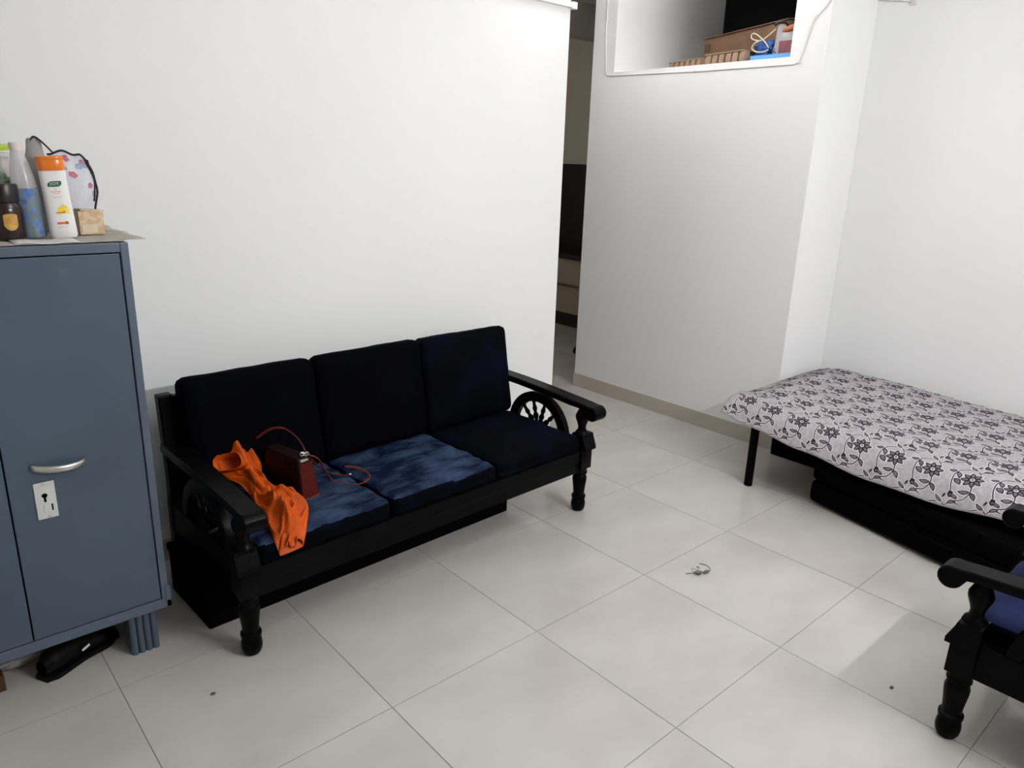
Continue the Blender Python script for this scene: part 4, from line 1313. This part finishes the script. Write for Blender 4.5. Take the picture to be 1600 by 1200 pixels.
b.tube(catmull([(0.0, 0.0, 0.02), (0.0, 0.03, 0.055), (0.0, 0.085, 0.095), (0.005, 0.115, 0.10), (0.0, 0.11, 0.075), (0.0, 0.06, 0.06), (0.0, 0.02, 0.075), (0.0, -0.03, 0.11)], 6), 0.0035, M_STRING, n=6)
b.tube(catmull([(0.0, 0.05, 0.062), (0.0, 0.09, 0.05), (0.004, 0.105, 0.025), (0.0, 0.075, 0.005), (0.0, 0.03, 0.0), (0.0, 0.0, 0.01)], 6), 0.0035, M_STRING, n=6)
o = b.obj("string_loop", None, (2.375, 0.795, LZ + 0.045))
tag(o, "loops of cream string in front of the royal blue bag in the loft", "string")
fb = thing("film_bag", "clear film bag holding a maroon carton and an orange wrapper at the loft's right end", "bag", (2.42, 0.715, LZ + 0.008))
b = MB()
def film(u, v):
    th = 2 * PI * u
    z = 0.165 * v
    w = 0.075 * (1 - 0.15 * v); d = 0.045 * (1 - 0.55 * v)
    k = 1 + 0.12 * noise.noise(Vector((math.cos(th) * 3, math.sin(th) * 3, z * 25)))
    return Vector((d * k * math.cos(th), w * k * math.sin(th), z + 0.008 * math.sin(3 * th) * v))
b.grid(film, 40, 16, M_FILM, closed_u=True); b.obj("film", fb)
b = MB(); b.box(-0.052, 0.0, -0.068, 0.016, 0.006, 0.085, M_TIN, bevel=0.004); b.obj("maroon_carton", fb)["label"] = "maroon carton"
b = MB(); b.tube(catmull([(-0.02, -0.085, 0.155), (-0.025, -0.04, 0.150), (-0.015, 0.0, 0.14), (0, 0.04, 0.125)], 5), 0.016, M_CORAL, n=10); b.obj("orange_wrapper", fb)["label"] = "orange wrapper"
text_obj("6", 0.045, M_PRINT, "numeral", fb, lambda x, z: Vector((-0.056 + abs(x) * 0.1, 0.036 - x, 0.030 + z)))
b = MB(); b.tube(catmull([(-0.05, 0.055, 0.165), (-0.045, 0.035, 0.178), (-0.03, 0.005, 0.176), (-0.02, -0.01, 0.16)], 6), 0.007, M_JARLID, n=8); b.obj("dark_cap", fb)

# ================================================================== KITCHEN BEYOND THE PASSAGE
kc = thing("kitchen_cabinet", "beige brown laminate base cabinet in the dim kitchen beyond the passage", "cabinet", (3.72, 2.06, 0))
b = MB(); b.box(0.02, 0.50, 0.0, 2.6, 0.15, 0.70, M_CABINET); b.obj("body", kc)
b = MB(); b.box(0.08, 0.5, 0.0, 2.6, 0.0, 0.15, M_JARLID); b.obj("plinth", kc)["label"] = "black recessed plinth"
for k in range(4):
    y0 = 0.65 * k + 0.004
    d = MB(); d.box(0.0, 0.018, y0, y0 + 0.642, 0.155, 0.435, M_CABINET, bevel=0.003); dd = d.obj("door", kc)
    hd = MB(); hd.box(-0.012, 0.0, y0 + 0.02, y0 + 0.62, 0.425, 0.433, M_BROWN, bevel=0.002); hd.obj("handle", dd)
    d = MB(); d.box(0.0, 0.018, y0, y0 + 0.642, 0.445, 0.695, M_CABINET, bevel=0.003); d.obj("drawer", kc)
b = MB(); b.box(3.69, KX - 0.001, 2.06, 4.7, 0.705, 0.745, M_GRANITE, bevel=0.004)
tag(b.obj("worktop"), "black granite worktop over the kitchen cabinet beyond the passage", "worktop")
b = MB(); b.box(KX - 0.02, KX, 2.06, 4.85, 0.745, 1.605, M_GRANITE)
struct(b.obj("trim_splashback"))
b = MB(); b.box(KX - 0.008, KX, 2.06, 4.85, 2.585, 2.597, M_WALL_K)
struct(b.obj("trim_kitchen_line"))
sl = thing("dark_slipper", "dark slipper on the kitchen floor at the edge of the passage wall", "slipper", (3.03, 2.70, 0.0), (0, 0, 1.0))
b = MB(); b.prism([(x * 0.5, y * 0.5) for x, y in pol], 'z', 0.0, 0.02, M_SHOE); b.obj("sole", sl)
b = MB(); b.tube([(0.01, 0.024 * math.cos(PI * k / 10), 0.012 + 0.045 * math.sin(PI * k / 10)) for k in range(11)], 0.014, M_SHOE, n=8); b.obj("strap", sl)

# ================================================================== FLOOR LITTER
ht = thing("hair_tangle", "small dark tangle of hair and dust on the tiles in mid floor", "hair", (0.79, -0.12, 0.0))
b = MB()
b.tube(catmull([(-0.052, 0.016, 0.003), (-0.03, -0.002, 0.006), (0.0, -0.012, 0.008), (0.02, -0.030, 0.004), (0.052, -0.030, 0.004), (0.068, -0.004, 0.006), (0.06, 0.028, 0.004)], 6), 0.0016, M_HAIR, n=5)
rr = random.Random(5)
for k in range(10):
    p0 = Vector((rr.uniform(-0.03, 0.03), rr.uniform(-0.025, 0.005), 0.003))
    b.tube(catmull([p0, p0 + Vector((rr.uniform(-0.02, 0.02), rr.uniform(-0.015, 0.015), 0.008)), p0 + Vector((rr.uniform(-0.03, 0.03), rr.uniform(-0.02, 0.02), 0.002))], 5), 0.0008, M_HAIR, n=4)
b.obj("strands", ht)
blob(M_DUST, (-0.008, -0.012, 0.006), 0.016, 0.010, 0.006, 0.6, 3.0, 1.0, nu=18, nv=10).obj("dust_ball", ht)
blob(M_DUST, (0.022, -0.030, 0.005), 0.014, 0.008, 0.005, 0.6, 3.0, 6.0, nu=18, nv=10).obj("dust_ball", ht)
for (x, y, lab) in ((-0.991, 0.393, "tiny dark crumb on the tiles in front of the sofa's left leg"), (0.69, -0.94, "tiny dark crumb on the tiles beside the armchair's front leg")):
    o = blob(M_HAIR, (0, 0, 0.003), 0.007, 0.005, 0.003, 0.4, 3.0, x, nu=14, nv=8).obj("crumb", None, (x, y, 0))
    tag(o, lab, "crumb")
